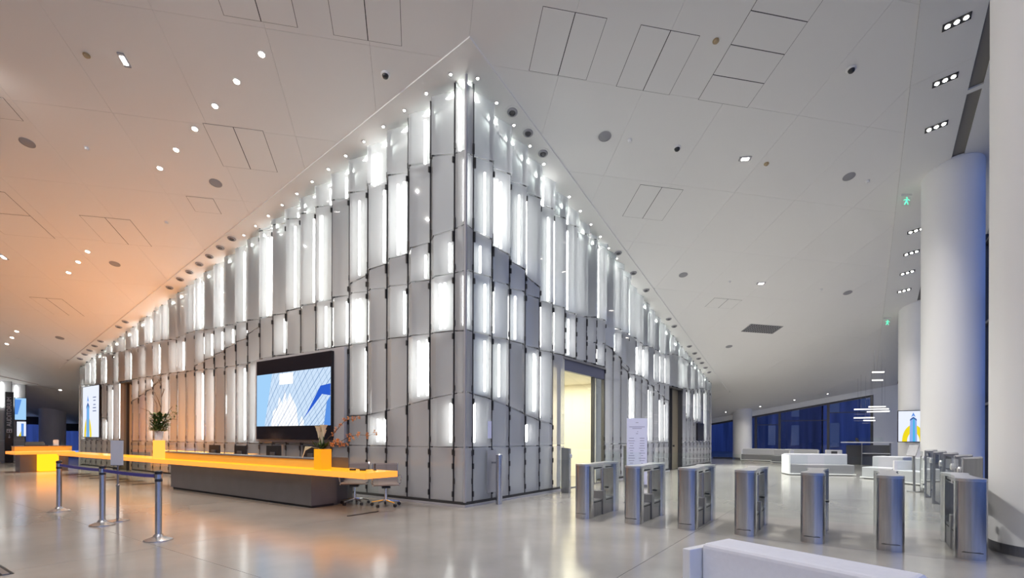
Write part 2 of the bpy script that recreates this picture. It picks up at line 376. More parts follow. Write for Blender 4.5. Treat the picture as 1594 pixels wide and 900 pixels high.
# ---- the glass clad core
LEFT_COLS = [
    ([7.57, 6.0, 5.02, 3.74, 2.45], {0: [0.78]}),
    ([7.6, 5.92, 5.01, 3.8, 2.39], {2: [0.31], 3: [0.7, 0.51], 5: [0.25]}),
    ([7.63, 5.76, 4.98, 3.78, 2.27], {0: [0.38], 2: [0.34], 4: [0.64, 0.25]}),
    ([7.59, 5.69, 5.04, 3.82, 2.17], {1: [0.63, 0.34], 3: [0.31]}),
    ([7.61, 5.58, 5.06, 3.82, 2.04], {0: [0.83, 0.66], 1: [0.32], 5: [0.61, 0.23]}),
    ([7.57, 5.41, 5.11, 3.8, 2.01], {1: [0.63], 3: [0.76, 0.58], 4: [0.24]}),
    ([7.59, 5.09, 3.82], {0: [0.38], 2: [0.31]}),
    ([7.6, 5.09, 3.82], {0: [0.3], 1: [0.84], 2: [0.57]}),
    ([7.58, 5.11, 3.78], {1: [0.35]}),
    ([7.61, 5.07, 3.8], {0: [0.43], 1: [0.62]}),
    ([7.64, 4.98, 3.86], {2: [0.35]}),
    ([7.6, 5.06, 3.83], {1: [0.67, 0.26]}),
    ([5.02, 4.59, 3.74], {1: [0.6, 0.18], 3: [0.43]}),
    ([5.09, 4.5, 3.74], {0: [0.58], 1: [0.27], 3: [0.52]}),
    ([5.06, 4.37, 3.74], {1: [0.58], 3: [0.14]}),
    ([5.07, 4.2, 3.74], {0: [0.63, 0.26], 1: [0.57]}),
    ([5.08, 4.11, 3.76], {1: [0.57], 3: [0.19]}),
    ([5.15, 3.99, 3.79], {0: [0.77, 0.43], 1: [0.29], 3: [0.51]}),
    ([5.21, 3.78], {0: [0.4]}),
    ([5.02, 3.81], {1: [0.63]}),
    ([5.04, 3.82], {1: [0.3]}),
    ([5.16, 3.84], {0: [0.43, 0.24], 2: [0.19]}),
    ([5.12, 3.82, 3.47], {0: [0.38], 1: [0.55], 2: [0.3]}),
    ([5.16, 3.79, 3.25], {0: [0.67, 0.4], 2: [0.58], 3: [0.14]}),
    ([5.08, 3.87, 3.19], {1: [0.25], 2: [0.25]}),
    ([5.15, 3.8, 2.9], {0: [0.59, 0.31], 2: [0.21]}),
    ([5.06], {1: [0.55]}),
    ([5.1], {0: [0.5]}),
    ([5.07], {1: [0.29]}),
    ([5.1, 3.73], {0: [0.7, 0.48], 2: [0.48]}),
    ([5.22, 3.8, 2.29], {0: [0.59], 1: [0.71], 3: [0.59]}),
    ([3.81], {}),
    ([3.85], {0: [0.67, 0.3]}),
    ([3.9], {0: [0.62]}),
    ([3.94], {}),
]
RIGHT_COLS = [
    ([7.51, 6.0, 5.03, 3.77, 2.46], {1: [0.27], 3: [0.27]}),
    ([7.6, 5.92, 5.06, 3.75, 2.38], {1: [0.77], 2: [0.54], 3: [0.8], 4: [0.8], 5: [0.26]}),
    ([7.6, 5.77, 5.05, 3.79, 2.3], {1: [0.14, 0.45, 0.67], 3: [0.26], 4: [0.6]}),
    ([7.63, 5.63, 5.06, 3.81, 2.13], {1: [0.79], 3: [0.57]}),
    ([7.59, 5.44, 5.07, 3.75, 1.99], {1: [0.25], 4: [0.83], 5: [0.34]}),
    ([7.57, 5.02, 3.78, 1.84], {0: [0.27, 0.45], 1: [0.85], 2: [0.27], 3: [0.27]}),
    ([7.57, 5.18, 3.8], {1: [0.31], 2: [0.31]}),
    ([7.6, 5.02], {0: [0.46], 1: [0.48], 2: [0.57]}),
    ([7.56, 5.06], {1: [0.22]}),
    ([7.65, 5.31, 4.41], {}),
    ([7.77, 5.28, 4.57], {1: [0.54], 3: [0.33]}),
    ([7.75, 4.55], {}),
    ([7.83, 5.26, 4.26], {1: [0.3], 2: [0.46]}),
    ([7.83, 5.15, 4.09, 3.79], {1: [0.3], 3: [0.39]}),
    ([5.24, 3.78], {0: [0.47], 2: [0.29, 0.66]}),
    ([5.06, 3.88], {0: [0.33], 1: [0.33, 0.63]}),
    ([5.02, 3.8], {1: [0.35, 0.66]}),
    ([5.2, 3.56], {0: [0.43], 2: [0.43]}),
    ([5.06, 3.8, 3.44], {1: [0.46], 2: [0.46]}),
    ([5.05, 3.8, 3.28], {0: [0.55], 1: [0.55], 3: [0.55]}),
    ([5.06, 3.81, 3.08], {1: [0.58], 3: [0.45]}),
    ([5.32], {0: [0.67]}),
    ([5.27], {}),
    ([5.27], {0: [0.71], 1: [0.48]}),
    ([5.33, 3.87], {0: [0.51], 1: [0.58]}),
    ([5.07, 3.89, 2.46], {0: [0.57], 2: [0.48]}),
    ([5.05, 3.91], {1: [0.42]}),
    ([4.0, 2.3], {1: [0.6]}),
    ([4.12, 2.32], {0: [0.35], 1: [0.54]}),
    ([4.18], {0: [0.32]}),
    ([4.09], {1: [0.54]}),
    ([4.14], {}),
]
UL = [0] + [.3225 + .7075 * k for k in range(34)] + [24.5]
UR = [0] + [.258 + .6896 * k for k in range(32)] + [22.0]
PL = lambda u, o, z: (-u, -o, z)
PR = lambda u, o, z: (o, u, z)
def fold(z): return .030 * max(0.0, z - 1.27)
def xslab(m, u0, u1, P, z0=0, z1=None):
    f = lambda u: (ceil_z(*P(u, 0, 0)[:2]) + .03) if z1 is None else z1
    q = [(u0, -.34, z0), (u1, -.34, z0), (u1, -.44, z0), (u0, -.44, z0), (u0, -.34, f(u0)), (u1, -.34, f(u1)), (u1, -.44, f(u1)), (u0, -.44, f(u0))]
    m.hexa([P(*p) for p in q])
DL0, DL1, DZ = 17.95, 20.08, 3.78      # left door
DR0, DR1 = 4.17, 7.19                  # lobby opening
DS0, DS1 = 14.1, 16.13                 # service door
m = MB(); xslab(m, .3, DL0, PL); xslab(m, DL1, 24.5, PL); xslab(m, DL0, DL1, PL, DZ)
m.box(-24.6, -24.45, -.02, 22, 0, 4.0)
wall_left = tag(m.build('wall_left', M['cavity']), kind='structure')
m = MB(); xslab(m, .3, DR0, PR); xslab(m, DR1, DS0, PR); xslab(m, DS1, 22, PR); xslab(m, DR0, DR1, PR, DZ); xslab(m, DS0, DS1, PR, DZ)
m.box(-24, 0, 21.9, 22, 0, 4.6)
wall_right = tag(m.build('wall_right', M['cavity']), kind='structure')

def clad(cols, us, P, doors, parent):
    n = len(cols)
    def zc(u): return ceil_z(*P(u, 0, 0)[:2]) - .06
    bz = [sorted(c[0], reverse=True) for c in cols]
    def joint(ci, z, side):
        cj = ci + side
        if 0 <= cj < n:
            best = min(bz[cj], key=lambda q: abs(q - z), default=None)
            if best is not None and abs(best - z) < .5: return (z + best) / 2
        return z
    fit = {}
    for ci, (bs, lits) in enumerate(cols):
        u0, u1 = us[ci], us[ci + 1]; w = u1 - u0; uc = (u0 + u1) / 2
        zbot = 0.1; door = None
        for d in doors:
            if d[0] - .05 <= u0 and u1 <= d[1] + .05: door = d
        b0 = bz[ci]
        edges = [(zc(u0) - .13, zc(u1) - .13)] + [(joint(ci, z, -1), joint(ci, z, 1)) for z in b0]
        if door: edges.append((DZ + .02, DZ + .02))
        else: edges += [(1.27, 1.27), (0.1, 0.1)]
        g = .026; um = u0 + w * .68
        cz = zc(uc); hw = w * .3
        q = [(uc - hw, -.24, cz - .02), (uc + hw, -.24, cz - .02), (uc + hw, -.18, cz - .02), (uc - hw, -.18, cz - .02)]
        MB().hexa([P(*p) for p in q] + [P(p[0], p[1], p[2] + .03) for p in q]).build('cavity_light', M['cavity_light'], parent)
        for k in range(len(edges) - 1):
            (ta, tb), (la, lb) = edges[k], edges[k + 1]
            def lerp(a, b, u): return a + (b - a) * (u - u0) / w
            e = .011
            uu0, uu1 = u0 + g, u1 - g
            if ci == 0: uu0 = u0 + .004
            ring = []
            pts = [(uu0, 0), (um, 1), (uu1, 0)] if ci else [(uu0, 0), (uu1, 0)]
            for u, f in pts:
                zt = lerp(ta, tb, u) - e; zb = lerp(la, lb, u) + e
                ring.append((u, f, zb, zt))
            mm = MB(); V = []; fm = fold((ring[0][2] + ring[0][3]) / 2)
            for back in (0, -.014):
                for u, f, zb, zt in ring: V.append(P(u, fm * f + back, zb))
                for u, f, zb, zt in reversed(ring): V.append(P(u, fm * f + back, zt))
            r = len(ring); base = len(mm.v); mm.v += V; L2 = 2 * r
            for off, rev in ((0, 0), (L2, 1)):
                for i in range(r - 1):
                    f = (off + i, off + i + 1, off + L2 - 2 - i, off + L2 - 1 - i); mm.f.append(f[::-1] if rev else f)
            for i in range(L2):
                j = (i + 1) % L2; mm.f.append((i, j, L2 + j, L2 + i))
            mm.build('glass_panel', M['pane'], parent)
            fit.setdefault(ci, []).append((la + lb) / 2); fit.setdefault(ci + 1, []).append((la + lb) / 2)
            if k in lits and (k < len(b0) + (0 if not door else 1) or not door):
                zt, zb = min(ta, tb) - (.03 if k else -.06), max(la, lb) + .03
                tr = MB(); q0, q1 = u0 + .045, u1 - .045
                for (a, b2, c, d2) in (((q0, -.2, zb), (q1, -.2, zb), (q1, -.2, zt), (q0, -.2, zt)), ((q0, -.2, zb), (q0, -.05, zb), (q0, -.05, zt), (q0, -.2, zt)), ((q1, -.2, zb), (q1, -.05, zb), (q1, -.05, zt), (q1, -.2, zt)),
                                      ((q0, -.2, zb), (q1, -.2, zb), (q1, -.05, zb), (q0, -.05, zb))):
                    tr.poly([P(*a), P(*b2), P(*c), P(*d2)])
                to = tr.build('light_tray', M['tray'], parent)
                for fr in lits[k]:
                    u = u0 + w * fr
                    if zt - zb > .25:
                        MB().tube(P(u, -.11, zb + .07), P(u, -.11, zt - .07), .028, 8).build('light_tube', M['tube'], to, smooth=True)
    # dark double mullions with black point fittings at every joint
    for j in range(1, len(us)):
        u = us[j]; z0 = .1
        for d in doors:
            if d[0] + .1 < u < d[1] - .1: z0 = DZ
        m = MB()
        for du in (-.03, .016):
            q = [(u + du, -.08, z0), (u + du + .014, -.08, z0), (u + du + .014, -.012, z0), (u + du, -.012, z0)]
            m.hexa([P(*p) for p in q] + [P(p[0], p[1], zc(u) + .04) for p in q])
        mo = m.build('mullion', M['mullion'], parent)
        c = MB(); zs = sorted(set(round(z, 1) for z in fit.get(j, []) if z > z0 + .3)); last = -1
        for z in zs + [z0 + .3, z0 + .9]:
            for dz, du in ((.14, -.024), (-.14, .024)):
                q = [(u + du - .016, -.03, z + dz - .06), (u + du + .016, -.03, z + dz - .06), (u + du + .016, .012 + fold(z) * .12, z + dz - .06), (u + du - .016, .012 + fold(z) * .12, z + dz - .06)]
                c.hexa([P(*p) for p in q] + [P(p[0], p[1], p[2] + .12) for p in q])
        c.build('fittings', M['fitting'], mo)
clad(LEFT_COLS, UL, PL, [(DL0, DL1)], wall_left)
clad(RIGHT_COLS, UR, PR, [(DR0, DR1), (DS0, DS1)], wall_right)
MB().box(-.03, .012, -.012, .03, .1, ceil_z(0, 0) - .05).build('corner_post', M['bezel'], wall_left)
for nm, segs, P in (('baseboard_left', ((0, DL0), (DL1, 24.5)), PL), ('baseboard_right', ((0, DR0), (DR1, DS0), (DS1, 22)), PR)):
    m = MB(); d = MB()
    for a, b in segs:
        a0 = a if a else (-.03 if P is PL else .28)
        q = [(a0, -.3, 0), (b, -.3, 0), (b, .03, 0), (a0, .03, 0)]
        m.hexa([P(*p) for p in q] + [P(p[0], p[1], .045) for p in q])
        a0 = a if a else (.01 if P is PL else .26)
        q = [(a0, -.29, .045), (b, -.29, .045), (b, -.01, .045), (a0, -.01, .045)]
        d.hexa([P(*p) for p in q] + [P(p[0], p[1], .1) for p in q])
    o = tag(m.build(nm, M['bezel']), kind='structure'); d.build('shadow_gap', M['joint'], o)

# left door: olive leaf and beige side panel in a recess
dl = B(-DL1, -DL0, .26, .33, 0, DZ).build('door_1', M['door']); tag(dl, kind='structure')
B(-DL1 + .05, -19.02, .20, .26, .02, 3.7).build('door_leaf', M['door'], dl)
B(-19.0, -18.9, .12, .26, 0, 3.74).build('post', M['fitting'], dl)
B(-18.88, -DL0 - .03, .20, .26, .02, 3.7).build('side_panel', M['door_light'], dl)
for x in (-DL1, -DL0 - .03): B(x, x + .03, -.01, .33, 0, DZ).build('jamb', M['mullion'], dl)
B(-DL1, -DL0, -.01, .33, DZ - .04, DZ).build('head', M['mullion'], dl)
hn = MB().tube((-19.75, .2, 1.1), (-19.75, .12, 1.1), .03, 10).tube((-19.75, .13, 1.1), (-19.60, .13, 1.1), .018, 8).build('handle', M['black'], dl)
# service door on the right wall
ds = B(-.33, -.26, DS0, DS1, 0, DZ).build('door_2', M['door_light']); tag(ds, kind='structure')
B(-.26, -.2, DS0 + .03, 14.78, .02, 3.72).build('side_panel', M['bezel'], ds)
B(-.26, -.1, 14.8, 14.88, 0, 3.74).build('post', M['fitting'], ds)
B(-.26, -.2, 14.9, DS1 - .03, .02, 3.72).build('door_leaf', M['door'], ds)
for y in (DS0, DS1 - .03): B(-.33, .01, y, y + .03, 0, DZ).build('jamb', M['mullion'], ds)
B(-.33, .01, DS0, DS1, DZ - .04, DZ).build('head', M['mullion'], ds)
MB().tube((-.2, 15.3, 1.1), (-.12, 15.3, 1.1), .04, 10).build('knob', M['black'], ds)
# warm lobby behind the glass opening
lb = B(-4.2, -4.1, 2.6, 9, 0, 3.6).build('wall_lobby', M['cream']); tag(lb, kind='structure')
B(-4.1, -.44, 2.5, 2.6, 0, 3.6).build('side_wall', M['cream'], lb); B(-4.1, -.44, 9, 9.1, 0, 3.6).build('side_wall', M['cream'], lb)
B(-4.1, -.34, 2.6, 9, 3.5, 3.6).build('lobby_ceiling', M['cream'], lb)
B(-4.1, -4.07, 2.6, 9, 2.3, 2.33).build('wall_joint', M['joint'], lb)
B(-4.1, -4.07, 2.6, 9, 0, .12).build('skirting', M['door_light'], lb)
la = bpy.data.lights.new('lobby_lamp', 'AREA'); la.shape = 'RECTANGLE'; la.size = 2.6; la.size_y = 5; la.energy = 210; la.color = (1, .93, .76)
lo = bpy.data.objects.new('lobby_lamp', la); lo.location = (-2.2, 5.8, 3.46); C.objects.link(lo)
g1 = B(-.14, -.02, DR0, DR1, 3.4, DZ).build('door_3', M['header']); tag(g1, kind='structure')
B(-.2, .03, DR0, DR1, 3.72, DZ).build('head', M['steel_dark'], g1)
B(-.09, -.075, DR0 + .05, 6.36, .03, 3.4).build('glass_leaf', M['clear'], g1); B(-.09, -.075, 6.44, DR1 - .05, .03, 3.4).build('glass_leaf', M['clear'], g1)
for y, w in ((DR0, .04), (6.36, .08), (DR1 - .04, .04)): B(-.13, -.03, y, y + w, 0, 3.4).build('frame_post', M['mullion'], g1)
B(-.1, -.06, DR0, DR1, 0, .03).build('sill', M['steel_dark'], g1)
B(-3.6, -3.55, 5.9, 6.25, 2.75, 3.45).build('hanging_sign', M['steel_dark'], g1)
B(-4.1, -4.0, 4.9, 5.1, 2.95, 3.15).build('wall_speaker', M['darkgrey'], g1)
# ================================================================== THINGS
# ---- long amber reception counter
ct = thing('reception_counter', 'very long reception counter with a glowing amber top on glass and grey supports', 'counter', (-9.6, -1.8, 0))
def at(o): return -o.location.x, -o.location.y
def lb_(x0, x1, y0, y1, z0, z1, o=ct): dx, dy = at(o); return MB().box(x0 + dx, x1 + dx, y0 + dy, y1 + dy, z0, z1)
dx, dy = at(ct)
edge = [-18.63, -15.1, -11.6, -8.1, -4.6, -2.4, -.52]
for a, b in zip(edge, edge[1:]):
    lb_(a + .002, b - .002, -2.186, -1.42, .72, .83).build('luminous_top', M['amber'], ct)
    lb_(a + .002, b - .002, -2.2, -2.186, .72, .828).build('luminous_edge', M['amber_edge'], ct)
lb_(-9.15, -2.48, -1.97, -1.36, .05, .72).build('base_cabinet', M['desk_grey'], ct)
lb_(-9.1, -2.52, -1.93, -1.4, 0, .05).build('plinth', M['joint'], ct)
lb_(-10.1, -2.52, -1.83, -1.5, .83, 1.0).build('raised_ledge', M['amber_dim'], ct)
lb_(-10.12, -2.5, -1.85, -1.46, 1.0, 1.025).build('ledge_top', M['desk_grey'], ct)
lb_(-10.0, -2.6, -1.44, -.75, .68, .71).build('staff_worktop', M['desk_grey'], ct)
lb_(-10.0, -9.9, -1.36, -.8, 0, .68).build('worktop_leg', M['desk_grey'], ct); lb_(-2.75, -2.65, -1.36, -.8, 0, .68).build('worktop_leg', M['desk_grey'], ct)
lb_(-2.5, -1.93, -1.47, -1.45, .83, 1.05).build('side_screen', M['desk_grey'], ct)
lb_(-.522, -.508, -2.2, -1.42, .72, .828).build('luminous_edge', M['amber_edge'], ct)
for x in (-1.02, -11.3, -12.6, -13.86, -15.1, -16.4, -17.7):
    g = lb_(x - .008, x + .008, -2.18, -1.46, .012, .72).build('glass_support', M['clear'], ct)
    lb_(x - .02, x + .02, -2.18, -1.46, 0, .012).build('floor_channel', M['joint'], g)
# ---- second amber desk
d2 = thing('amber_desk', 'far amber desk with a bright glowing leg panel near the auditorium sign', 'desk', (-21.1, -2.1, 0))
def l2(*a): return lb_(*a, o=d2)
l2(-21.95, -20.45, -3.05, -1.2, .72, .83).build('luminous_top', M['amber_edge'], d2, bevel=.012)
l2(-20.95, -20.5, -2.3, -1.72, .02, .72).build('luminous_leg', M['amber_hot'], d2)
l2(-21.7, -20.96, -2.8, -1.3, 0, .72).build('base_cabinet', M['desk_grey'], d2)
l2(-21.75, -21.3, -2.9, -1.1, .83, 1.03).build('raised_ledge', M['amber_dim'], d2)
l2(-21.77, -21.28, -2.92, -1.08, 1.03, 1.05).build('ledge_top', M['desk_grey'], d2)
t = thing('desk_monitor', 'black screen lying low on the far amber desk', 'monitor', (-21.5, -2.2, 1.05), 0)
MB().box(-.12, .12, -.35, .35, 0, .03).build('foot', M['black'], t); MB().hexa([(-.05, -.35, .03), (-.02, -.35, .03), (-.02, .3, .03), (-.05, .3, .03), (-.12, -.3, .17), (-.09, -.3, .17), (-.09, .25, .17), (-.12, .25, .17)]).build('display', M['black'], t)
t = tag(MB().hexa([(-.01, -.09, 0), (.01, -.09, 0), (.01, .09, 0), (-.01, .09, 0), (-.03, -.09, .25), (-.01, -.09, .25), (-.01, .09, .25), (-.03, .09, .25)]).build('notice_card', M['white'], loc=(-21.42, -1.6, 1.05)), 'small white notice card standing on the far amber desk', 'card')

ua = bpy.data.lights.new('amber_fill', 'AREA'); ua.shape = 'RECTANGLE'; ua.size = 8; ua.size_y = .3; ua.energy = 165; ua.color = (1, .33, .035)  # added amber fill without a fixture, tints the ceiling and glass behind the counter
uo = bpy.data.objects.new('amber_fill', ua); uo.location = (-14.6, -1.2, .85); uo.rotation_euler = (PI, 0, 0); C.objects.link(uo)
# ---- monitors on the staff side, seen from behind
for i, (x, w) in enumerate(((-8.45, .54), (-7.0, .54), (-5.36, .58), (-3.75, .62))):
    t = thing('desk_monitor', '%s black desk monitor from the left behind the amber ledge' % ORD[i], 'monitor', (x, -1.12, .71), R(4), 'monitors on the reception counter')
    MB().box(-w / 2, w / 2, -.02, .015, .2, .2 + w * .6).build('display', M['black'], t, bevel=.006)
    MB().box(-.1, .1, -.05, -.02, .26, .38).build('rear_housing', M['darkgrey'], t, bevel=.01)
    MB().box(-.03, .03, -.045, -.02, .015, .3).build('stand', M['darkgrey'], t)
    MB().box(-.13, .13, -.1, .1, 0, .015).build('foot', M['darkgrey'], t)

# ---- plants
v = thing('flower_planter', 'yellow square planter holding white lilies near the right end of the counter', 'vase', (-2.05, -2.0, .83))
MB().box(-.12, .12, -.12, .12, 0, .41).build('pot', M['yellow_pot'], v, bevel=.004)
MB().box(-.11, .11, -.11, .11, .41, .412).build('soil', M['twig'], v)
rnd = random.Random(3)
def leaf(m, p, d, ln, wd):
    p, d = Vector(p), Vector(d).normalized(); s = d.cross(Vector((0, 0, 1)));
    if s.length < .05: s = Vector((1, 0, 0))
    s = s.normalized() * wd; up = s.cross(d).normalized() * wd * .25
    a, b, c = p, p + d * ln * .45, p + d * ln
    m.poly([a, b + s, b + up]); m.poly([a, b + up, b - s]); m.poly([b + s, c, b + up]); m.poly([b + up, c, b - s])
m = MB()
for k in range(34):
    a = rnd.uniform(0, 2 * PI); leaf(m, (rnd.uniform(-.07, .07), rnd.uniform(-.07, .07), .42), (math.cos(a) * .8, math.sin(a) * .8, rnd.uniform(.1, 1.3)), rnd.uniform(.12, .26), .025)
tag(m.build('foliage', M['green'], v), kind='stuff')
for k in range(6):
    a = rnd.uniform(0, 2 * PI); r = rnd.uniform(.02, .09); h = rnd.uniform(.68, .82); top = Vector((r * 1.6 * math.cos(a) - .03, r * 1.6 * math.sin(a), h))
    st_ = MB().path([(r * .3 * math.cos(a), r * .3 * math.sin(a), .4), (top.x * .8, top.y * .8, h - .17), top - Vector((0, 0, .1))], .008, 6).build('stem', M['green'], v)
    MB().lathe([(.01, -.16), (.022, -.09), (.045, 0), (.075, .07), (.08, .075), (.03, -.02), (.006, -.08)], 10, top).build('lily', M['lily'], v, smooth=True)
for k, (ex, ez, ey) in enumerate(((.95, 1.02, .1), (1.35, .72, .25), (.95, .55, -.05))):
    pts = [(0, 0, .42)]
    for q in range(1, 7):
        f = q / 6; pts.append((ex * f, ey * f, .42 + (ez - .42) * (1 - (1 - f) ** 2) + .03 * math.sin(q * 2 + k)))
    MB().path(pts, lambda i: .009 - .001 * i, 6).build('orchid_stem', M['twig'], v)
    bl = MB()
    for q in range(2, 7):
        for w in range(3):
            c = Vector(pts[q]) + Vector((rnd.uniform(-.07, .07), rnd.uniform(-.04, .04), rnd.uniform(-.04, .05)))
            for z in range(4):
                a = z * PI / 2 + rnd.random(); leaf(bl, c, (math.cos(a), rnd.uniform(-.4, .2), math.sin(a)), .05, .018)
    tag(bl.build('blossoms', M['orchid'], v), kind='stuff')
m = MB()
for k in range(7):
    pts = [(-.05, -.05, .42), (-.2, -.12, .45), (-.38, -.14, .38 + .012 * k), (-.47 + .01 * k, -.15, .22 + .02 * k)]; m.path(pts, .007, 5)
m.build('hanging_tail', M['lily'], v)

v = thing('flower_arrangement', 'tall leafy branch arrangement in a white pot on a glowing amber pedestal', 'flower arrangement', (-9.95, -1.97, .83))
MB().box(-.115, .115, -.115, .115, 0, .53).build('pedestal', emit('amber_pedestal_glow', (1, .38, .06), 1.3), v)
MB().lathe([(.10, .53), (.105, .6), (.115, .8), (.105, .8), (.09, .62)], 20).build('pot', M['white'], v, smooth=True)
m = MB()
for k in range(520):
    a = rnd.uniform(0, 2 * PI); r = .24 * math.sqrt(rnd.random()); z = rnd.uniform(.78, 1.30)
    leaf(m, (r * math.cos(a) * .8, r * math.sin(a) * .8, z), (math.cos(a), math.sin(a), rnd.uniform(-.3, 1.2)), rnd.uniform(.08, .14), .034)
for k in range(60):
    t_ = rnd.random(); leaf(m, (.2 + .5 * t_, .1 + .1 * t_, 1.0 + .35 * t_ + rnd.uniform(-.15, .2)), (rnd.uniform(-1, 1), rnd.uniform(-1, 1), rnd.uniform(-.5, 1)), .08, .02)
tag(m.build('foliage', M['green'], v), kind='stuff')
BR = [[(0, 0, .8), (.02, .02, 1.2), (.1, .02, 1.55), (.02, .05, 1.8), (.08, .03, 2.2), (.03, .0, 2.5)], [(0, 0, .8), (-.12, 0, 1.3), (-.3, .05, 1.6), (-.35, .0, 1.75), (-.62, .03, 1.85)],
      [(0, 0, .8), (-.25, -.05, 1.25), (-.6, -.05, 1.4), (-1.05, -.1, 1.5)], [(.0, 0, .8), (.25, .05, 1.05), (.55, .1, 1.15), (.95, .1, 1.12)], [(0, 0, .8), (.2, .1, 1.2), (.45, .1, 1.42), (.62, .1, 1.5)], [(.05, .02, 1.5), (-.1, 0, 1.75), (-.32, .0, 1.95)], [(.02, .05, 1.8), (.2, .05, 2.0), (.3, .0, 2.02)], [(.08, .03, 2.1), (-.1, .03, 2.3), (-.2, .05, 2.32)]]
for b in BR:
    MB().path(b, lambda i: max(.004, .013 - .002 * i), 6).build('branch', M['twig'], v)

# ---- office chairs
def chair(x, y, rz, label):
    t = thing('office_chair', label, 'chair', (x, y, 0), rz, 'office chairs behind the counter')
    for k in range(5):
        a = 2 * PI * k / 5 + .3; c, s = math.cos(a), math.sin(a)
        l = MB().tube((0, 0, .13), (c * .3, s * .3, .085), .024, 8, .016).build('base_leg', M['chrome'], t, smooth=True)
        MB().tube((c * .3 - s * .022, s * .3 + c * .022, .035), (c * .3 + s * .022, s * .3 - c * .022, .035), .034, 12).build('caster', M['black'], l, smooth=True)
    MB().tube((0, 0, .1), (0, 0, .26), .032, 12).tube((0, 0, .26), (0, 0, .42), .018, 12).build('gas_stem', M['chrome'], t, smooth=True)
    MB().box(-.09, .09, -.14, .12, .39, .43).build('tilt_mechanism', M['black'], t, bevel=.01)
    MB().tube((-.2, -.1, .45), (.2, -.1, .45), .012, 8).tube((-.2, .12, .45), (.2, .12, .45), .012, 8).build('cross_bars', M['black'], t)
    st_ = MB(); n = 12
    prof = [(-.24, .455), (-.2, .475), (-.1, .47), (.0, .465), (.12, .468), (.2, .485), (.235, .53), (.255, .6), (.27, .7), (.285, .8), (.295, .88), (.31, .91)]
    for nm, seg in (('seat', prof[:7]), ('backrest', prof[6:])):
        m = MB(); mm = []
        for i in range(len(seg) - 1):
            (y0, z0), (y1, z1) = seg[i], seg[i + 1]
            for q in range(3):
                f0, f1 = q / 3, (q + .86) / 3
                a0 = (y0 + (y1 - y0) * f0, z0 + (z1 - z0) * f0); a1 = (y0 + (y1 - y0) * f1, z0 + (z1 - z0) * f1)
                m.hexa([(-.26, a0[0], a0[1]), (.26, a0[0], a0[1]), (.26, a1[0], a1[1]), (-.26, a1[0], a1[1]), (-.26, a0[0] - .004, a0[1] + .022), (.26, a0[0] - .004, a0[1] + .022), (.26, a1[0] - .004, a1[1] + .022), (-.26, a1[0] - .004, a1[1] + .022)] if nm == 'seat' else
                       [(-.26, a0[0], a0[1]), (.26, a0[0], a0[1]), (.26, a1[0], a1[1]), (-.26, a1[0], a1[1]), (-.26, a0[0] - .02, a0[1]), (.26, a0[0] - .02, a0[1]), (.26, a1[0] - .02, a1[1]), (-.26, a1[0] - .02, a1[1])])
        m.build(nm, M['fabric_brown'], t)
    for s in (-1, 1):
        MB().path([(s * .27, y, z) for y, z in prof], .012, 6).build('side_rail', M['chrome'], t, smooth=True)
        MB().path([(s * .28, .26, .62), (s * .31, .2, .66), (s * .31, -.08, .66), (s * .31, -.14, .62), (s * .3, -.1, .5), (s * .27, -.05, .465)], .012, 6).build('armrest', M['chrome'], t, smooth=True)
chair(-2.3, -1.02, R(44), 'taupe ribbed office chair nearer the amber planter, chrome star base')
chair(-1.52, -.82, R(52), 'taupe ribbed office chair at the right tip of the amber counter')
g = thing('eyeglasses', 'small dark pair of glasses lying on the amber counter tip', 'glasses', (-1.15, -1.85, .832), R(20))
MB().tube((-.17, 0, .02), (-.05, 0, .02), .02, 8).tube((.05, 0, .02), (.17, 0, .02), .02, 8).build('lenses', M['black'], g)
MB().path([(-.17, 0, .03), (-.16, .2, .02)], .006, 5).path([(.17, 0, .03), (.16, .2, .02)], .006, 5).path([(-.06, 0, .035), (.06, 0, .035)], .006, 5).build('frame', M['fitting'], g)
t = thing('desk_gadget', 'small dark upright gadget beside the glasses on the counter tip', 'gadget', (-.95, -1.6, .83))
MB().lathe([(.03, 0), (.03, .015), (.012, .03), (.012, .09), (.02, .12), (.004, .14)], 12).build('body', M['fitting'], t, smooth=True)

# ---- wall screens
def hexcol(name, h, s=1.0): return E(name, h, s)
scol = {k: hexcol('screen_' + k, h, s * .71) for k, h, s in (('sky', 'a5d3fb', 1.0), ('facade', 'cfe4fb', 1.0), ('white', 'ffffff', 1.15), ('line', '4d7fb8', .9), ('blue', '2e5fd0', 1.0), ('pale', 'e4eafa', 1.1), ('tower', '8fb0ee', 1.0), ('tower_dark', '3c5f9c', .9), ('yellow', 'f2dc28', 1.0), ('cyan', '4fb6e6', 1.0), ('text', '8c98b8', .9), ('azure', '5b93e4', 1.0))}
tv = thing('wall_screen', 'huge landscape video wall showing a glass tower against blue sky above the counter', 'screen', (-6.1, -.12, 0))
MB().box(-2.0, 2.22, .0, .08, 1.33, 3.78).build('surround', M['bezel'], tv)
MB().box(-1.8, 1.8, -.08, .0, 1.4, 3.7).build('screen_casing', M['screen_black'], tv)
X0, X1, Z0, Z1 = -1.78, 1.78, 1.78, 3.29
yy = [-.083]
def fl_(pts, key, dy=0.0): 
    y = -.083 - dy
    cp = rect_clip([(p[0], p[1]) for p in pts], X0, X1, Z0, Z1)
    if len(cp) < 3: return
    MB().poly([(x, y, z) for x, z in cp]).build('picture_' + key, scol[key], tv)
fl_([(X0, Z0), (X1, Z0), (X1, Z1), (X0, Z1)], 'sky')
fl_([(-1.35, Z0), (-.95, Z1), (X1, Z1), (X1, Z0)], 'facade', .001)
ln = MB()
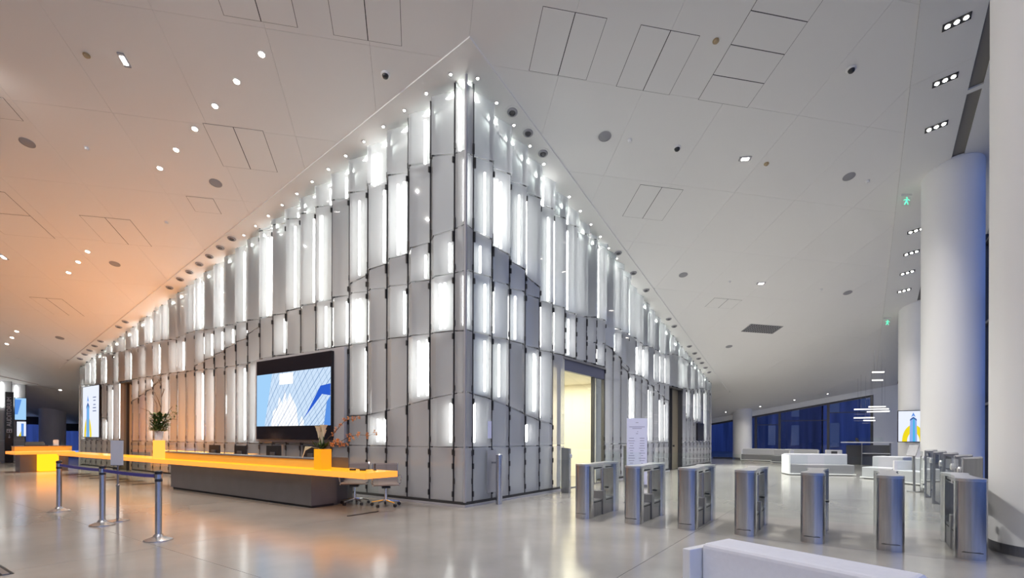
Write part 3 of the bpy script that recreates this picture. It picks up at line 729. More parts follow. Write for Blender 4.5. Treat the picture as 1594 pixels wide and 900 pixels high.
def line(a, b, w, y):
    a, b = Vector((a[0], a[1])), Vector((b[0], b[1])); d = (b - a).normalized(); n = Vector((-d.y, d.x)) * w / 2
    cp = rect_clip([tuple(a + n), tuple(b + n), tuple(b - n), tuple(a - n)], X0, X1, Z0, Z1)
    cp = clip(cp, lambda p: (p[0] + 1.35) - (p[1] - Z0) * .265) if len(cp) > 2 else cp
    if len(cp) > 2: ln.poly([(x, y, z) for x, z in cp])
for k in range(34): line((-3.2 + .17 * k, Z0), (-2.3 + .21 * k, Z1), .010 if k % 3 else .018, -.0855)
for k in range(22): line((-1.6 + .3 * k, Z0 - .2), (-2.5 + .3 * k, Z1 + .2), .007, -.0855)
ln.build('picture_lines', scol['line'], tv)
fl_([(-.58, 2.95), (-.58, 3.26), (.1, 3.26), (.1, 2.95)], 'white', .004)
for q in ([(-.62, 1.78), (-.72, 2.15), (-.58, 2.62), (-.42, 2.4), (-.3, 2.78), (-.2, 2.45), (-.05, 2.7), (.1, 2.5), (.26, 2.3), (.36, 1.78)], [(-1.0, 1.78), (-.9, 2.2), (-.72, 2.3), (-.66, 1.78)], [(.4, 1.78), (.5, 2.05), (.62, 1.9), (.6, 1.78)]):
    for a_ in range(len(q) - 2): fl_([((q[0][0] + q[-1][0]) / 2, 1.78), q[a_], q[a_ + 1]], 'white', .0022)
    fl_([((q[0][0] + q[-1][0]) / 2, 1.78), q[-2], q[-1]], 'white', .0022)
fl_([(.65, 2.0), (1.35, 2.82), (X1, 2.86), (X1, 2.55), (1.42, 2.6), (.72, 2.1)], 'blue', .005)
fl_([(1.5, Z0), (1.62, 2.4), (X1, 2.55), (X1, Z0)], 'azure', .003)

def tower_screen(name, label, loc, rz, w, h, z0, portrait):
    t = thing(name, label, 'screen', loc, rz)
    MB().box(-w / 2, w / 2, -.06, 0, z0, z0 + h).build('screen_casing', M['screen_black'], t)
    e = .03
    def q(pts, key, y): MB().poly([(x, y, z0 + z) for x, z in pts]).build('picture_' + key, scol[key], t)
    q([(-w / 2 + e, e), (w / 2 - e, e), (w / 2 - e, h - e), (-w / 2 + e, h - e)], 'pale', -.062)
    s = (h / 2.43) if portrait else h / 1.3
    cx = -w * .17 if portrait else -w * .02
    k = 1.0 if portrait else .6
    ytop = h * .82 if portrait else h * .93
    tw = .22 * s if portrait else .12 * s
    def arc(cx_, r0, r1, a0, a1, key, y):
        n = 10; p = [(cx_ + r1 * math.cos(a0 + (a1 - a0) * i / n), e + r1 * 1.9 * math.sin(a0 + (a1 - a0) * i / n)) for i in range(n + 1)] + [(cx_ + r0 * math.cos(a1 - (a1 - a0) * i / n), e + r0 * 1.9 * math.sin(a1 - (a1 - a0) * i / n)) for i in range(n + 1)]
        q(p, key, y)
    rr = .5 * s if portrait else .36 * s
    lim = math.acos(min(1, (w / 2 - e + cx) / rr)) if rr > w / 2 - e + cx else 0
    arc(cx, rr * .55, rr, 0, PI / 2, 'yellow', -.063); arc(cx, rr * .55, min(rr, w / 2 - e + cx), PI / 2, PI, 'yellow', -.063)
    q([(cx - tw, e), (cx + tw, e), (cx + tw * .85, ytop - h * .2), (cx, ytop - h * .13), (cx - tw * .85, ytop - h * .2)], 'tower', -.064)
    q([(cx - tw * .15, e), (cx + tw * .5, e), (cx + tw * .35, ytop - h * .22), (cx - tw * .1, ytop - h * .2)], 'cyan', -.065)
    q([(cx - tw * .9, ytop - h * .22), (cx, ytop - h * .14), (cx + tw * .9, ytop - h * .22), (cx + tw * .9, ytop - h * .26), (cx, ytop - h * .19), (cx - tw * .9, ytop - h * .26)], 'tower_dark', -.066)
    q([(cx - tw * .6, ytop - h * .14), (cx, ytop), (cx + tw * .6, ytop - h * .14), (cx, ytop - h * .1)], 'azure', -.064)
    if portrait:
        for zz, ww in ((.76, .42), (.70, .3), (.62, .3), (.56, .42), (.50, .46)):
            q([(.3 - ww / 2 + .2, h * zz), (.3 + ww / 2 + .2, h * zz), (.3 + ww / 2 + .2, h * zz + .05), (.3 - ww / 2 + .2, h * zz + .05)], 'text', -.063)
    return t
tower_screen('advert_screen', 'bright portrait screen with a blue tower drawing, far left on the glass wall', (-22.64, -.03, 0), 0, 2.22, 2.43, 1.39, True)
tower_screen('advert_screen', 'landscape screen with a blue tower drawing hung on the white column', (8.77, 17.78, 0), 0, 1.06, 1.3, 1.33, False)
t = thing('wall_display', 'switched off black display on the far right glass wall', 'screen', (.05, 19.25, 1.33), 0)
MB().box(-.04, .04, -.66, .66, 0, .92).build('casing', M['screen_black'], t); MB().box(.04, .045, -.62, .62, .03, .89).build('panel', M['black'], t)
t = tag(MB().box(0, .004, -.07, .07, 0, .39).build('wall_notice', M['lavender'], loc=(.02, .83, 1.46)), 'small pale notice sheet on the right glass wall near the corner', 'notice')

# ---- posts, gates
def stanchion(x, y, label):
    t = thing('barrier_post', label, 'barrier post', (x, y, 0), 0, 'belt barrier posts')
    MB().lathe([(.18, 0), (.18, .012), (.14, .03), (.07, .055), (.05, .09)], 32).build('base', M['steel'], t, smooth=True)
    MB().lathe([(.042, .06), (.042, .86)], 20).build('pole', M['steel'], t, smooth=True)
    MB().lathe([(.048, .84), (.048, .87), (.044, .875), (.044, .95), (.05, .955), (.05, .985), (.03, 1.0)], 20).build('belt_head', M['black'], t, smooth=True)
    MB().lathe([(.046, .878), (.046, .945)], 20).build('collar', M['steel'], t, smooth=True)
    MB().box(-.075, -.04, -.03, .03, .885, .945).build('belt_clip', M['black'], t)
    return t
SP = [(-6.13, -5.08, 'steel belt barrier post farthest left on the floor'), (-3.57, -5.13, 'middle steel belt barrier post beside the sign stand'), (-1.43, -5.1, 'nearest steel belt barrier post, at the right end of the blue belt')]
for s in SP: stanchion(*s)
for (a, b, lab) in ((SP[0], SP[1], 'navy retractable belt between the left and middle posts'), (SP[1], SP[2], 'navy retractable belt between the middle and right posts')):
    m = MB(); n = 10; x0, x1 = a[0] + .05, b[0] - .075
    for k in range(n):
        f0, f1 = k / n, (k + 1) / n; s0, s1 = [-.012 * 4 * f * (1 - f) for f in (f0, f1)]
        xa, xb = x0 + (x1 - x0) * f0, x0 + (x1 - x0) * f1; ya, yb = a[1] + (b[1] - a[1]) * f0, a[1] + (b[1] - a[1]) * f1
        m.hexa([(xa, ya - .002, .89 + s0), (xb, yb - .002, .89 + s1), (xb, yb + .002, .89 + s1), (xa, ya + .002, .89 + s0), (xa, ya - .002, .94 + s0), (xb, yb - .002, .94 + s1), (xb, yb + .002, .94 + s1), (xa, ya + .002, .94 + s0)])
    tag(m.build('barrier_belt', M['belt']), lab, 'belt')
t = thing('sign_stand', 'slim floor sign stand with a pale grey portrait board behind the belt', 'sign', (-3.86, -4.83, 0), R(30))
MB().lathe([(.17, 0), (.17, .012), (.06, .03), (.02, .05)], 28).build('base', M['steel'], t, smooth=True)
MB().lathe([(.022, .03), (.022, .6), (.03, .61), (.03, .63), (.014, .64), (.014, 1.0)], 14).build('pole', M['steel_dark'], t, smooth=True)
MB().box(-.115, .115, -.025, -.012, .98, 1.41).build('board', M['paper'], t)
MB().box(-.12, .12, -.03, -.012, .97, .98).build('board_clip', M['steel_dark'], t)

# turnstile (front is the rounded nose at y = 0)
def turnstile():
    t = thing('turnstile', '', 'turnstile', (0, 0, 0), 0, 'steel turnstiles in the front row')
    w = .15
    nose = [(w * math.cos(a), .10 - .10 * math.sin(a)) for a in [PI * k / 16 for k in range(17)]]
    fp = nose + [(-w, .22), (-w * .8, .30), (w * .8, .30), (w, .22)]
    MB().prism(fp, .0, .965).build('front_pylon', M['steel'], t, smooth=True)
    MB().box(-.1, .1, -.004, .0, .09, .098).build('maker_slot', M['joint'], t)
    MB().prism([(-w * .82, 1.2), (w * .82, 1.2), (w, 1.26), (w, 1.42), (w * .7, 1.47), (-w * .7, 1.47), (-w, 1.42), (-w, 1.26)], 0, .965).build('rear_pylon', M['steel'], t, smooth=True)
    MB().box(-.11, .11, .3, .68, 0, .3).build('plinth_box', M['steel_dark'], t); MB().box(-.11, .11, .86, 1.2, 0, .3).build('plinth_box', M['steel_dark'], t)
    MB().box(-.105, .105, .3, 1.2, .3, .305).build('plinth_top', M['steel_top'], t)
    MB().box(-.112, .112, .32, .66, .262, .28).build('slot', M['joint'], t); MB().box(-.112, .112, .88, 1.18, .262, .28).build('slot', M['joint'], t)
    MB().box(-.1, .1, .3, 1.2, .885, .965).build('top_beam', M['steel'], t)
    MB().box(-.104, .104, .33, .68, .90, .925).build('light_slot', M['joint'], t); MB().box(-.104, .104, .88, 1.17, .90, .925).build('light_slot', M['joint'], t)
    cap = [(w * math.cos(a), .10 - .10 * math.sin(a)) for a in [PI * k / 12 for k in range(13)]]
    right = [(w, .2), (.115, .4), (.1, .6), (.1, .9), (.115, 1.1), (w, 1.28), (w, 1.42), (.1, 1.47)]
    poly = [(x, y) for x, y in cap][::-1] + right
    poly = [(-p[0], p[1]) for p in right[::-1]] + [(-w, .10)] + [(-w * math.cos(a), .10 - .10 * math.sin(a)) for a in [PI * k / 12 for k in range(1, 12)]] + [(w, .10)] + right
    MB().prism(poly, .965, 1.0).build('top_cap', M['steel_top'], t)
    MB().lathe([(.03, 0), (.03, .9)], 14, (.075, .77, 0)).build('hinge_post', M['steel'], t, smooth=True)
    MB().box(-.12, .13, .70, .84, 0, .46).build('hinge_housing', M['steel_dark'], t, bevel=.012)
    MB().lathe([(.02, 0), (.045, .01), (.045, .03), (.02, .04)], 14, (.13, .86, .5)).build('hinge_cap', M['black'], t, smooth=True)
    MB().lathe([(.018, 0), (.018, .004)], 10, (w - .002, 1.36, .55)).build('lock', M['joint'], t)
    for s in (-1, 1):
        MB().box(min(s * .11, s * .44), max(s * .11, s * .44), .765, .777, .22, 1.22).build('glass_wing', M['clear'], t)
    return t
proto = turnstile()
GX = [2.65, 3.61, 4.53, 5.4, 6.29, 7.18, 7.98]
GL = ['leftmost steel turnstile of the front row, nearest the lobby door', 'steel turnstile in front of the lavender directory board, second from left', 'third steel turnstile from the left, in front of the service door', 'middle steel turnstile of the front row, fourth from left',
      'fifth steel turnstile from the left, in front of the long grey sofa', 'sixth steel turnstile from the left, seen nearly head on', 'rightmost steel turnstile, against the huge column']
for i in range(7):
    if i == 0: proto.location = (GX[0], .13, 0); proto['label'] = GL[0]
    else:
        g_ = dup(proto, (GX[i], .13, 0), None, GL[i])
        if i == 6:
            for o in [c for c in C.objects if c.parent == g_ and c.name.startswith('glass_wing')][1:]: bpy.data.objects.remove(o)

def card_post(label, w=.23):
    t = thing('card_post', label, 'card post', (0, 0, 0), 0, 'grey card reader posts')
    MB().hexa([(-w / 2, -.05, 0), (w / 2, -.05, 0), (w / 2, .05, 0), (-w / 2, .05, 0), (-w / 2, -.05, 1.18), (w / 2, -.05, 1.2), (w / 2, .05, 1.22), (-w / 2, .05, 1.2)]).build('body', M['steel_dark'], t, bevel=.006)
    MB().box(-w / 2 - .018, -w / 2, -.045, .045, 0, 1.19).build('side_strip', M['steel'], t)
    MB().lathe([(.02, 0), (.035, .02), (.035, .09), (.02, .12)], 14, (-w / 2 - .035, 0, .93)).build('reader', M['steel_top'], t, smooth=True)
    MB().box(-w / 2 - .045, -w / 2 - .033, .06, .72, .16, 1.16).build('glass_wing', M['clear'], t)
    MB().lathe([(.02, 0), (.02, .04)], 12, (-w / 2 - .036, .07, .3)).build('hinge', M['steel'], t, smooth=True)
    return t
cp0 = card_post('grey card post farthest back in the row beside the tall column')
cp0.location = (8.38, 8.2, 0)
for p, lab in (((8.38, 6.7, 0), 'grey card post second from the back beside the tall column'), ((8.38, 5.15, 0), 'grey card post in the middle of the row beside the tall column'), ((8.38, 3.7, 0), 'grey card post just behind the rightmost turnstile'),
               ((8.3, 2.35, 0), 'beige lit card post rising above the rightmost turnstile')): dup(cp0, p, None, lab)
dup(cp0, (.4, 3.72, 0), PI, 'dark grey card post at the left jamb of the glowing lobby door')
dup(cp0, (.4, 8.1, 0), PI, 'card post with its face lit warm, right of the lobby door')
b = thing('bollard', 'short rounded steel bollard against the right glass wall near the corner', 'bollard', (.27, .86, 0))
n = 20; MB().prism([(.075 * math.cos(2 * PI * i / n), .075 * math.sin(2 * PI * i / n)) for i in range(n)], 0, 1.1).build('body', M['steel'], b, smooth=True)
MB().lathe([(.075, 1.1), (.06, 1.115)], 20).build('cap', M['steel_top'], b, smooth=True)
MB().box(-.22, -.2, -.17, .17, .25, 1.2).build('reflection_plate', M['bezel'], b); MB().box(-.2, -.06, -.02, .02, .9, .94).build('bracket', M['steel'], b)  # grey plate stands in for a reflection in the glass wall
# directory board
t = thing('directory_board', 'tall lavender directory board with lists of lines behind the second turnstile', 'sign', (1.38, 6.39, 0), R(28))
MB().box(-.3, .3, -.02, .02, .08, 2.07).build('board', M['lavender'], t); MB().box(-.3, .3, -.12, .12, 0, .08).build('foot', M['steel_dark'], t)
rr = random.Random(11)
lines = [(0, 1.93, .08)] + [(0, 1.80, .46), (0, 1.755, .28), (0.02, 1.66, .03), (0, 1.60, .06)]
for k in range(14): lines += [(-.16, 1.46 - .075 * k, rr.uniform(.08, .2)), (.15, 1.46 - .075 * k, rr.uniform(.06, .2))]
m = MB()
for x, z, w in lines: m.box(x - w / 2, x + w / 2, -.022, -.02, z, z + .016)
tag(m.build('print_lines', M['ink'], t), kind='stuff')
# kiosk
t = thing('tablet_kiosk', 'slim kiosk with a tilted tablet beside the foot of the tall column', 'kiosk', (8.15, 9.7, 0), R(-25))
MB().box(-.12, .12, -.1, .1, 0, .02).build('foot', M['steel'], t); MB().tube((0, .03, .02), (0, 0, 1.0), .03, 12).build('post', M['steel_dark'], t, smooth=True)
MB().obox((-.02, -.02, 1.15), (.22, .03, .36), Matrix.Rotation(R(-35), 3, 'X')).build('tablet', M['steel_dark'], t)

# ---- sofas
def sofa(label, x, y, rz, L, D=.85, seat='sofa_dark', back='sofa_light', bh=.8, panels=(1, 0), group='grey and white lounge sofas', bt=.3, panel_h=.74, pd=None, plinth=True, bevel=.03):
    t = thing('sofa', label, 'sofa', (x, y, 0), rz, group)
    MB().box(-L / 2, L / 2, 0, D - bt, .08, .43).build('seat', M[seat], t, bevel=bevel)
    MB().box(-L / 2, L / 2, D - bt, D, .08, bh).build('backrest', M[back], t, bevel=bevel)
    if plinth: MB().box(-L / 2 - .04, L / 2 + .04, -.05, D, .03, .08).build('plinth', M['white'], t)
    MB().box(-L / 2 + .05, L / 2 - .05, .05, D - .05, 0, .03).build('foot', M['joint'], t)
    for s, on in zip((-1, 1), panels):
        if on: MB().box(min(s * L / 2, s * (L / 2 + .06)), max(s * L / 2, s * (L / 2 + .06)), 0 if pd is None else D - bt - pd, D, .03, panel_h).build('side_panel', M['white'], t, bevel=.006)
    return t
sofa('white leather bench back in the foreground at the bottom edge', 6.24, -5.36, R(-20.4), 1.16, .95, 'sofa_white', 'sofa_white', .78, (1, 1), bt=.32, panel_h=.745, pd=.12, bevel=.035)
sofa('far left grey sofa with a white end panel beside the short column', 1.75, 26.9, 0, 2.0, .8, 'sofa_dark', 'sofa_light', .78, (1, 0))
sofa('small far corner seat right of the far left sofa', 3.15, 25.2, R(-10), .95, .8, 'sofa_dark', 'sofa_light', .8, (0, 1))
sofa('far sofa under the middle back window with a white end block', 4.05, 27.2, 0, 1.8, .8, 'sofa_dark', 'sofa_light', .78, (0, 1))
sofa('long sofa with grey seat and pale back in the middle of the lounge', 5.73, 15.2, R(22), 2.3, .95, 'sofa_dark', 'sofa_light', .84, (1, 0), panel_h=.8)
sofa('pale chaise with a raised block right of the long lounge sofa', 7.45, 14.2, R(-28), 1.0, 1.35, 'sofa_light', 'sofa_light', .82, (0, 0), bt=.65)
sofa('bluish white sofa end against the tall column foot', 8.2, 12.55, R(-52), 1.0, .9, 'sofa_light', 'sofa_light', .84, (1, 0))
for i, (x, y, l) in enumerate(((5.3, 24.0, 'white side cube with a dark square mark between the sofas'),)):
    t = thing('side_cube', l, 'side table', (x + .55, y, 0), R(10))
    MB().box(-.36, .36, -.25, .25, .05, .84).build('body', M['white'], t, bevel=.01); MB().box(-.14, .14, -.262, -.25, .5, .78).build('plaque', M['darkgrey'], t)
# bar
t = thing('high_counter', 'high white bar counter with an open shelf before the right back window', 'counter', (7.35, 26.0, 0))
MB().box(-1.2, 1.2, -.35, .35, 1.22, 1.28).build('counter_top', M['white'], t)
MB().box(-.2, 1.05, -.3, .3, .62, .66).build('shelf', M['white'], t)
for x in (-.22, 1.05): MB().box(x - .025, x + .025, -.3, .3, 0, 1.22).build('leg', M['steel_dark'], t)
MB().box(-.2, 1.05, .2, .24, .0, 1.1).build('back_panel', M['sofa_dark'], t)
MB().box(-.95, -.25, -.1, .25, 0, 1.1).build('front_cabinet', M['darkgrey'], t)
MB().box(-.3, .75, -.01, .01, 1.28, 1.54).build('glass_guard', M['clear'], t)
for i, x in enumerate((6.6, 6.95)):
    t = thing('desk_gadget', 'small dark object %s on the white bar top' % ('lying flat' if i == 0 else 'propped upright'), 'gadget', (x, 25.9, 1.28))
    (MB().box(-.15, .15, -.1, .1, 0, .05) if i == 0 else MB().hexa([(-.08, -.05, 0), (.08, -.05, 0), (.08, .05, 0), (-.08, .05, 0), (-.14, -.03, .22), (-.02, -.03, .22), (-.02, .03, .22), (-.14, .03, .22)])).build('body', M['black'], t)
# linear pendants
tube2 = emit('pendant_glow', (1, .96, .88), 1.6)
def pendant(label, bars, cab):
    x0 = sum(b[0] + b[1] for b in bars) / (2 * len(bars)); y0 = bars[0][2]
    t = thing('linear_pendant', label, 'pendant lamp', (x0, y0, bars[0][3]), 0)
    for a, b, y, z, dy in bars:
        L = MB().hexa([(a - x0, y - y0, z - bars[0][3]), (b - x0, y - y0 + dy, z - bars[0][3]), (b - x0, y - y0 + dy + .08, z - bars[0][3]), (a - x0, y - y0 + .08, z - bars[0][3])] + [(p[0], p[1], p[2] + .06) for p in [(a - x0, y - y0, z - bars[0][3]), (b - x0, y - y0 + dy, z - bars[0][3]), (b - x0, y - y0 + dy + .08, z - bars[0][3]), (a - x0, y - y0 + .08, z - bars[0][3])]])
        L.build('light_bar', tube2, t)
        for f in (.2, .8):
            x = a + (b - a) * f; yq = y + dy * f + .04
            MB().tube((x - x0, yq - y0, z + .1 - bars[0][3]), (x - x0, yq - y0, ceil_z(x, yq) - bars[0][3]), .004, 4).build('wire', M['steel_dark'], t)
pendant('upper cluster of three white linear pendant bars over the bar', [(6.76, 8.35, 26, 3.08, .3), (7.35, 8.35, 25.8, 2.92, -.2), (7.43, 8.21, 26.3, 3.22, .1)], 0)
pendant('lower pair of white linear pendant bars over the bar', [(6.75, 7.72, 26.6, 2.62, .2), (7.2, 7.75, 26.4, 2.46, .3)], 0)
pendant('pair of short white light bars hung high beside the lounge column', [(7.5, 8.0, 22.5, 4.75, .2), (7.5, 7.95, 22.5, 4.35, .2)], 0)

# ---- second core at the far left with the auditorium sign
wf = MB().prism([(-32, -6), (-30.42, -6), (-30.42, -.8), (-32, -.8)], 0, lambda x, y: ceil_z(x, y)).build('wall_far_left', M['cavity']); tag(wf, kind='structure')
rr = random.Random(5)
for k in range(9):
    y1 = -.8 - .55 * k; y0 = y1 - .55
    for (a, b) in ((.1, 1.2), (1.21, 2.6 + .2 * rr.random()), (2.9, ceil_z(-30.3, y1) - .05)):
        MB().box(-30.32, -30.30, y0 + .02, y1 - .02, a, b).build('glass_panel', M['pane'], wf)
        if a > 2 or rr.random() < .3:
            if a > 1: MB().tube((-30.38, y0 + .2, a + .08), (-30.38, y0 + .2, b - .08), .03, 6).build('light_tube', M['tube'], wf)
    MB().box(-30.4, -30.29, y1 - .015, y1 + .015, .1, ceil_z(-30.3, y1) - .05).build('mullion', M['mullion'], wf)
MB().prism([(-32, -6), (-29.8, -6), (-29.8, -.4), (-32, -.4)], lambda x, y: ceil_z(x, y) - .04, lambda x, y: ceil_z(x, y) + .02).build('soffit_panel', M['soffit'], wf)
t = thing('auditorium_sign', 'tall dark pillar sign reading AUDITORIUM upward beside the small screens', 'sign', (-30.2, -1.46, 0))
MB().box(-.06, .06, -.16, .16, .03, 3.78).build('panel', M['screen_black'], t)
fc = bpy.data.curves.new('sign_text', 'FONT'); fc.body = 'AUDITORIUM'; fc.size = .255; fc.extrude = .002; fc.align_y = 'CENTER'
fo = bpy.data.objects.new('tmp_text', fc); C.objects.link(fo)
dg = bpy.context.evaluated_depsgraph_get(); me = bpy.data.meshes.new_from_object(fo.evaluated_get(dg)); bpy.data.objects.remove(fo)
me.materials.clear(); me.materials.append(M['paper']); to = bpy.data.objects.new('lettering', me); C.objects.link(to); to.parent = t
to.matrix_local = Matrix.Translation((.065, 0, 1.95)) @ Matrix(((0, 0, 1, 0), (0, -1, 0, 0), (1, 0, 0, 0), (0, 0, 0, 1)))
MB().box(.06, .064, -.1, .1, 1.62, 1.82).build('pictogram', M['paper'], t)
for y in (-.045, .045): MB().lathe([(.022, 0), (.022, .003)], 10, (.0, y, 0)); MB().box(.064, .067, y - .03, y + .03, 1.65, 1.73).build('figure_body', M['screen_black'], t); MB().box(.064, .067, y - .018, y + .018, 1.745, 1.785).build('figure_head', M['screen_black'], t)
MB().poly([(.064, -.05, 1.4), (.064, .05, 1.4), (.064, 0, 1.32)]).poly([(.064, -.012, 1.52), (.064, .012, 1.52), (.064, .012, 1.4), (.064, -.012, 1.4)]).build('arrow', M['paper'], t)
t = thing('hanging_screen', 'larger pale blue screen on the far left glass wall', 'screen', (-30.2, -1.04, 2.3))
MB().box(-.05, .05, -.22, .24, 0, 1.2).build('casing', M['screen_black'], t); MB().poly([(.052, -.21, .02), (.052, .23, .02), (.052, .23, 1.18), (.052, -.21, 1.18)]).build('picture', scol['sky'], t); MB().poly([(.053, -.21, .3), (.053, -.1, .3), (.053, .05, 1.1), (.053, -.21, 1.1)]).build('picture_shape', scol['azure'], t)
t = thing('hanging_screen', 'small pale screen with yellow corner under the larger one', 'screen', (-30.2, -1.0, 1.42))
MB().box(-.05, .05, -.18, .2, 0, .82).build('casing', M['screen_black'], t); MB().poly([(.052, -.17, .02), (.052, .19, .02), (.052, .19, .8), (.052, -.17, .8)]).build('picture', scol['pale'], t); MB().poly([(.053, .0, .02), (.053, .1, .02), (.053, .1, .7), (.053, .0, .7)]).build('picture_tower', scol['azure'], t); MB().poly([(.053, -.1, .02), (.053, .0, .02), (.053, .0, .3)]).build('picture_yellow', scol['yellow'], t)

# ================================================================== CEILING DEVICES
def on_ceiling(x, y, dz=0.0): return (x, y, ceil_z(x, y) + dz)
def flat(name, label, cat, x, y, group, parts, dz=-.003):
    t = thing(name, label, cat, on_ceiling(x, y, dz), 0, group, SLOPE_Q)
    for nm, prof, m_, n in parts: MB().lathe(prof, n).build(nm, M[m_], t, smooth=True)
    return t
def spot(x, y, z, power, col, size=R(110), blend=.8, r=.03, aim=(0, 0)):  # serves the real fittings and the added fill spots alike
    l = bpy.data.lights.new('ceiling_spot_or_fill', 'SPOT'); l.energy = power; l.color = col; l.spot_size = size; l.spot_blend = blend; l.shadow_soft_size = r
    o = bpy.data.objects.new('ceiling_spot_or_fill', l); o.location = (x, y, z); C.objects.link(o)
    o.rotation_mode = 'QUATERNION'; o.rotation_quaternion = Vector((0, 0, -1)).rotation_difference(Vector((aim[0], aim[1], -1)).normalized())
# bare downlights of the left ceiling
DL = [(-3.13, -2.69), (-4.1, -2.7), (-5.05, -2.7), (-6.03, -2.7), (-7.02, -2.7), (-7.97, -2.7), (-13.53, -2.67), (-14.43, -2.67), (-15.42, -2.67), (-22.3, -2.66), (-23.19, -2.64), (-24.16, -2.62), (-30.03, .56)]
grp = ['first group of six', 'second group of three', 'far group of three']
for i, (x, y) in enumerate(DL):
    lab = ('%s bright downlight from the right in the six of the warm ceiling' % ORD[i] if i < 6 else '%s bright downlight from the right in the three above the amber counter' % ORD[i - 6] if i < 9 else '%s bright downlight from the right in the far left ceiling trio' % ORD[i - 9] if i < 12 else 'lone downlight in the dim ceiling beyond the glass wall')
    flat('downlight', lab, 'ceiling light', x, y, 'bare downlights over the counter', [('trim', [(.085, 0), (.085, -.006), (.06, -.008), (.06, 0)], 'soffit', 20), ('lens', [(.058, -.002), (.05, -.01)], 'lamp', 16)])
    spot(x, y, ceil_z(x, y) - .06, 150, (1, .80, .62))
# small soffit spots along the rim
RL = [(-.29, -.17), (-1, -.17), (-1.69, -.17), (-2.39, -.17), (-3.09, -.17), (-3.79, -.17), (-4.5, -.17), (-5.2, -.17), (-5.91, -.17), (-6.63, -.17), (-7.35, -.17), (-8.06, -.16), (-8.75, -.16)]
RRt = [(.12, .23), (.12, .92), (.12, 1.61), (.12, 2.32), (.12, 3.0), (.12, 4.4), (.12, 5.09), (.12, 5.8), (.12, 6.49), (.1, 7.18), (.1, 7.86)]
for side, lst in (('left', RL), ('right', RRt)):
    for i, (x, y) in enumerate(lst):
        flat('soffit_spot', '%s small round spot from the core corner in the %s soffit' % (ORD[i], side), 'ceiling light', x, y, 'small spots in the lit soffit', [('trim', [(.05, 0), (.05, -.005), (.032, -.006), (.032, 0)], 'steel', 16), ('lens', [(.03, -.002), (.026, -.008)], 'lamp_dim', 12)], -.034)
        spot(x, y, ceil_z(x, y) - .05, 26, (1, .97, .92), R(80))
GRt = [(.28, 1.31), (.28, 1.98), (.27, 2.7), (.26, 7.6), (.26, 8.99), (.25, 10.35), (.27, 13.07), (.27, 13.86), (.27, 16.3), (.27, 17.26), (.27, 18.03), (.27, 18.69), (.27, 19.45), (.27, 20.22)]
GLf = [(-9.2, -.3), (-9.92, -.3), (-10.65, -.3), (-11.35, -.3), (-12.09, -.3), (-12.79, -.3), (-13.65, -.3), (-17.75, -.32), (-18.46, -.32), (-20.58, -.32), (-21.33, -.32), (-22.05, -.3), (-22.72, -.3), (-23.47, -.27)]
for side, lst in (('left', GLf), ('right', GRt)):
    for i, (x, y) in enumerate(lst):
        flat('gimbal_light', '%s large round gimbal spotlight from the corner in the %s soffit' % (ORD[i], side), 'ceiling light', x, y, 'large gimbal spots in the lit soffit', [('ring', [(.17, 0), (.17, -.008), (.13, -.012), (.12, 0)], 'soffit', 24), ('bezel', [(.12, -.002), (.105, -.03), (.075, -.035), (.07, -.004)], 'bezel', 24), ('lamp_eye', [(.07, -.006), (.055, -.03), (.02, -.034)], 'darkgrey', 16)], -.034)
        spot(x, y - .12 if side == 'left' else y, ceil_z(x, y) - .12, 200 if side == 'left' else 520, (1, .9, .78) if side == 'left' else (1, .97, .93), R(70), aim=(0, -.35) if side == 'left' else (.45, 0))
for (x, y), l in zip([(-9.64, -4.86), (-7.34, -1.63), (-13.61, -1.93), (-21.66, -1.43), (1.73, 3.2), (6.64, 8.33), (1.66, 10.25), (6.55, 15.37), (1.79, 17.59)],
    ['round grey ceiling speaker near the left edge of the photo', 'round grey ceiling speaker beside the left soffit, above the first gimbal spots', 'round grey ceiling speaker above the amber pedestal flowers', 'farthest round speaker of the left ceiling', 'round grey ceiling speaker beside the right soffit near the corner', 'round grey ceiling speaker at mid height near the right band', 'second round speaker along the right soffit', 'farther round speaker near the right band', 'third round speaker along the right soffit, near its far end']):
    flat('ceiling_speaker', l, 'speaker', x, y, 'round ceiling speakers', [('rim', [(.155, 0), (.155, -.008), (.14, -.01), (.14, 0)], 'bezel', 28), ('grille', [(.14, -.004), (.12, -.014), (.01, -.018)], 'speaker', 28)])
for (x, y), l, m_ in zip([(-5.97, -4.72), (-8.7, -3.98), (-10.05, -1.76), (7.06, 8.84), (2.18, 3.67), (4.46, 2.46), (2.94, 11.73), (5.71, 14.45), (4.85, 6.49)],
    ['tan smoke detector left of the upper left emergency lamp', 'white smoke detector beside the leftmost speaker', 'white smoke detector left of the speaker by the left soffit', 'white smoke detector right of the mid height speaker', 'white smoke detector right of the speaker near the corner', 'tan smoke detector between the two hatch groups top right', 'white smoke detector left of the farther emergency lamp', 'white smoke detector left of the farther right speaker', 'tan smoke detector right of the right emergency lamp'],
    ['tan', 'white', 'white', 'white', 'white', 'tan', 'white', 'white', 'tan']):
    flat('smoke_detector', l, 'smoke detector', x, y, 'smoke detectors', [('base', [(.065, 0), (.065, -.012)], m_, 20), ('sensor', [(.045, -.01), (.04, -.045), (.02, -.055)], m_, 16)])
for (x, y), l in zip([(-1.43, -.95), (3.07, 4.59), (6.7, 4.78)], ['dark dome camera beside the left soffit near the corner', 'dome camera left of the right emergency lamp', 'dome camera in the dark upper right ceiling']):
    flat('dome_camera', l, 'camera', x, y, 'dome cameras', [('ring', [(.1, 0), (.1, -.012), (.07, -.03), (.07, 0)], 'white', 24), ('dome', [(.068, -.02), (.06, -.06), (.035, -.085), (.005, -.092)], 'black', 20)])
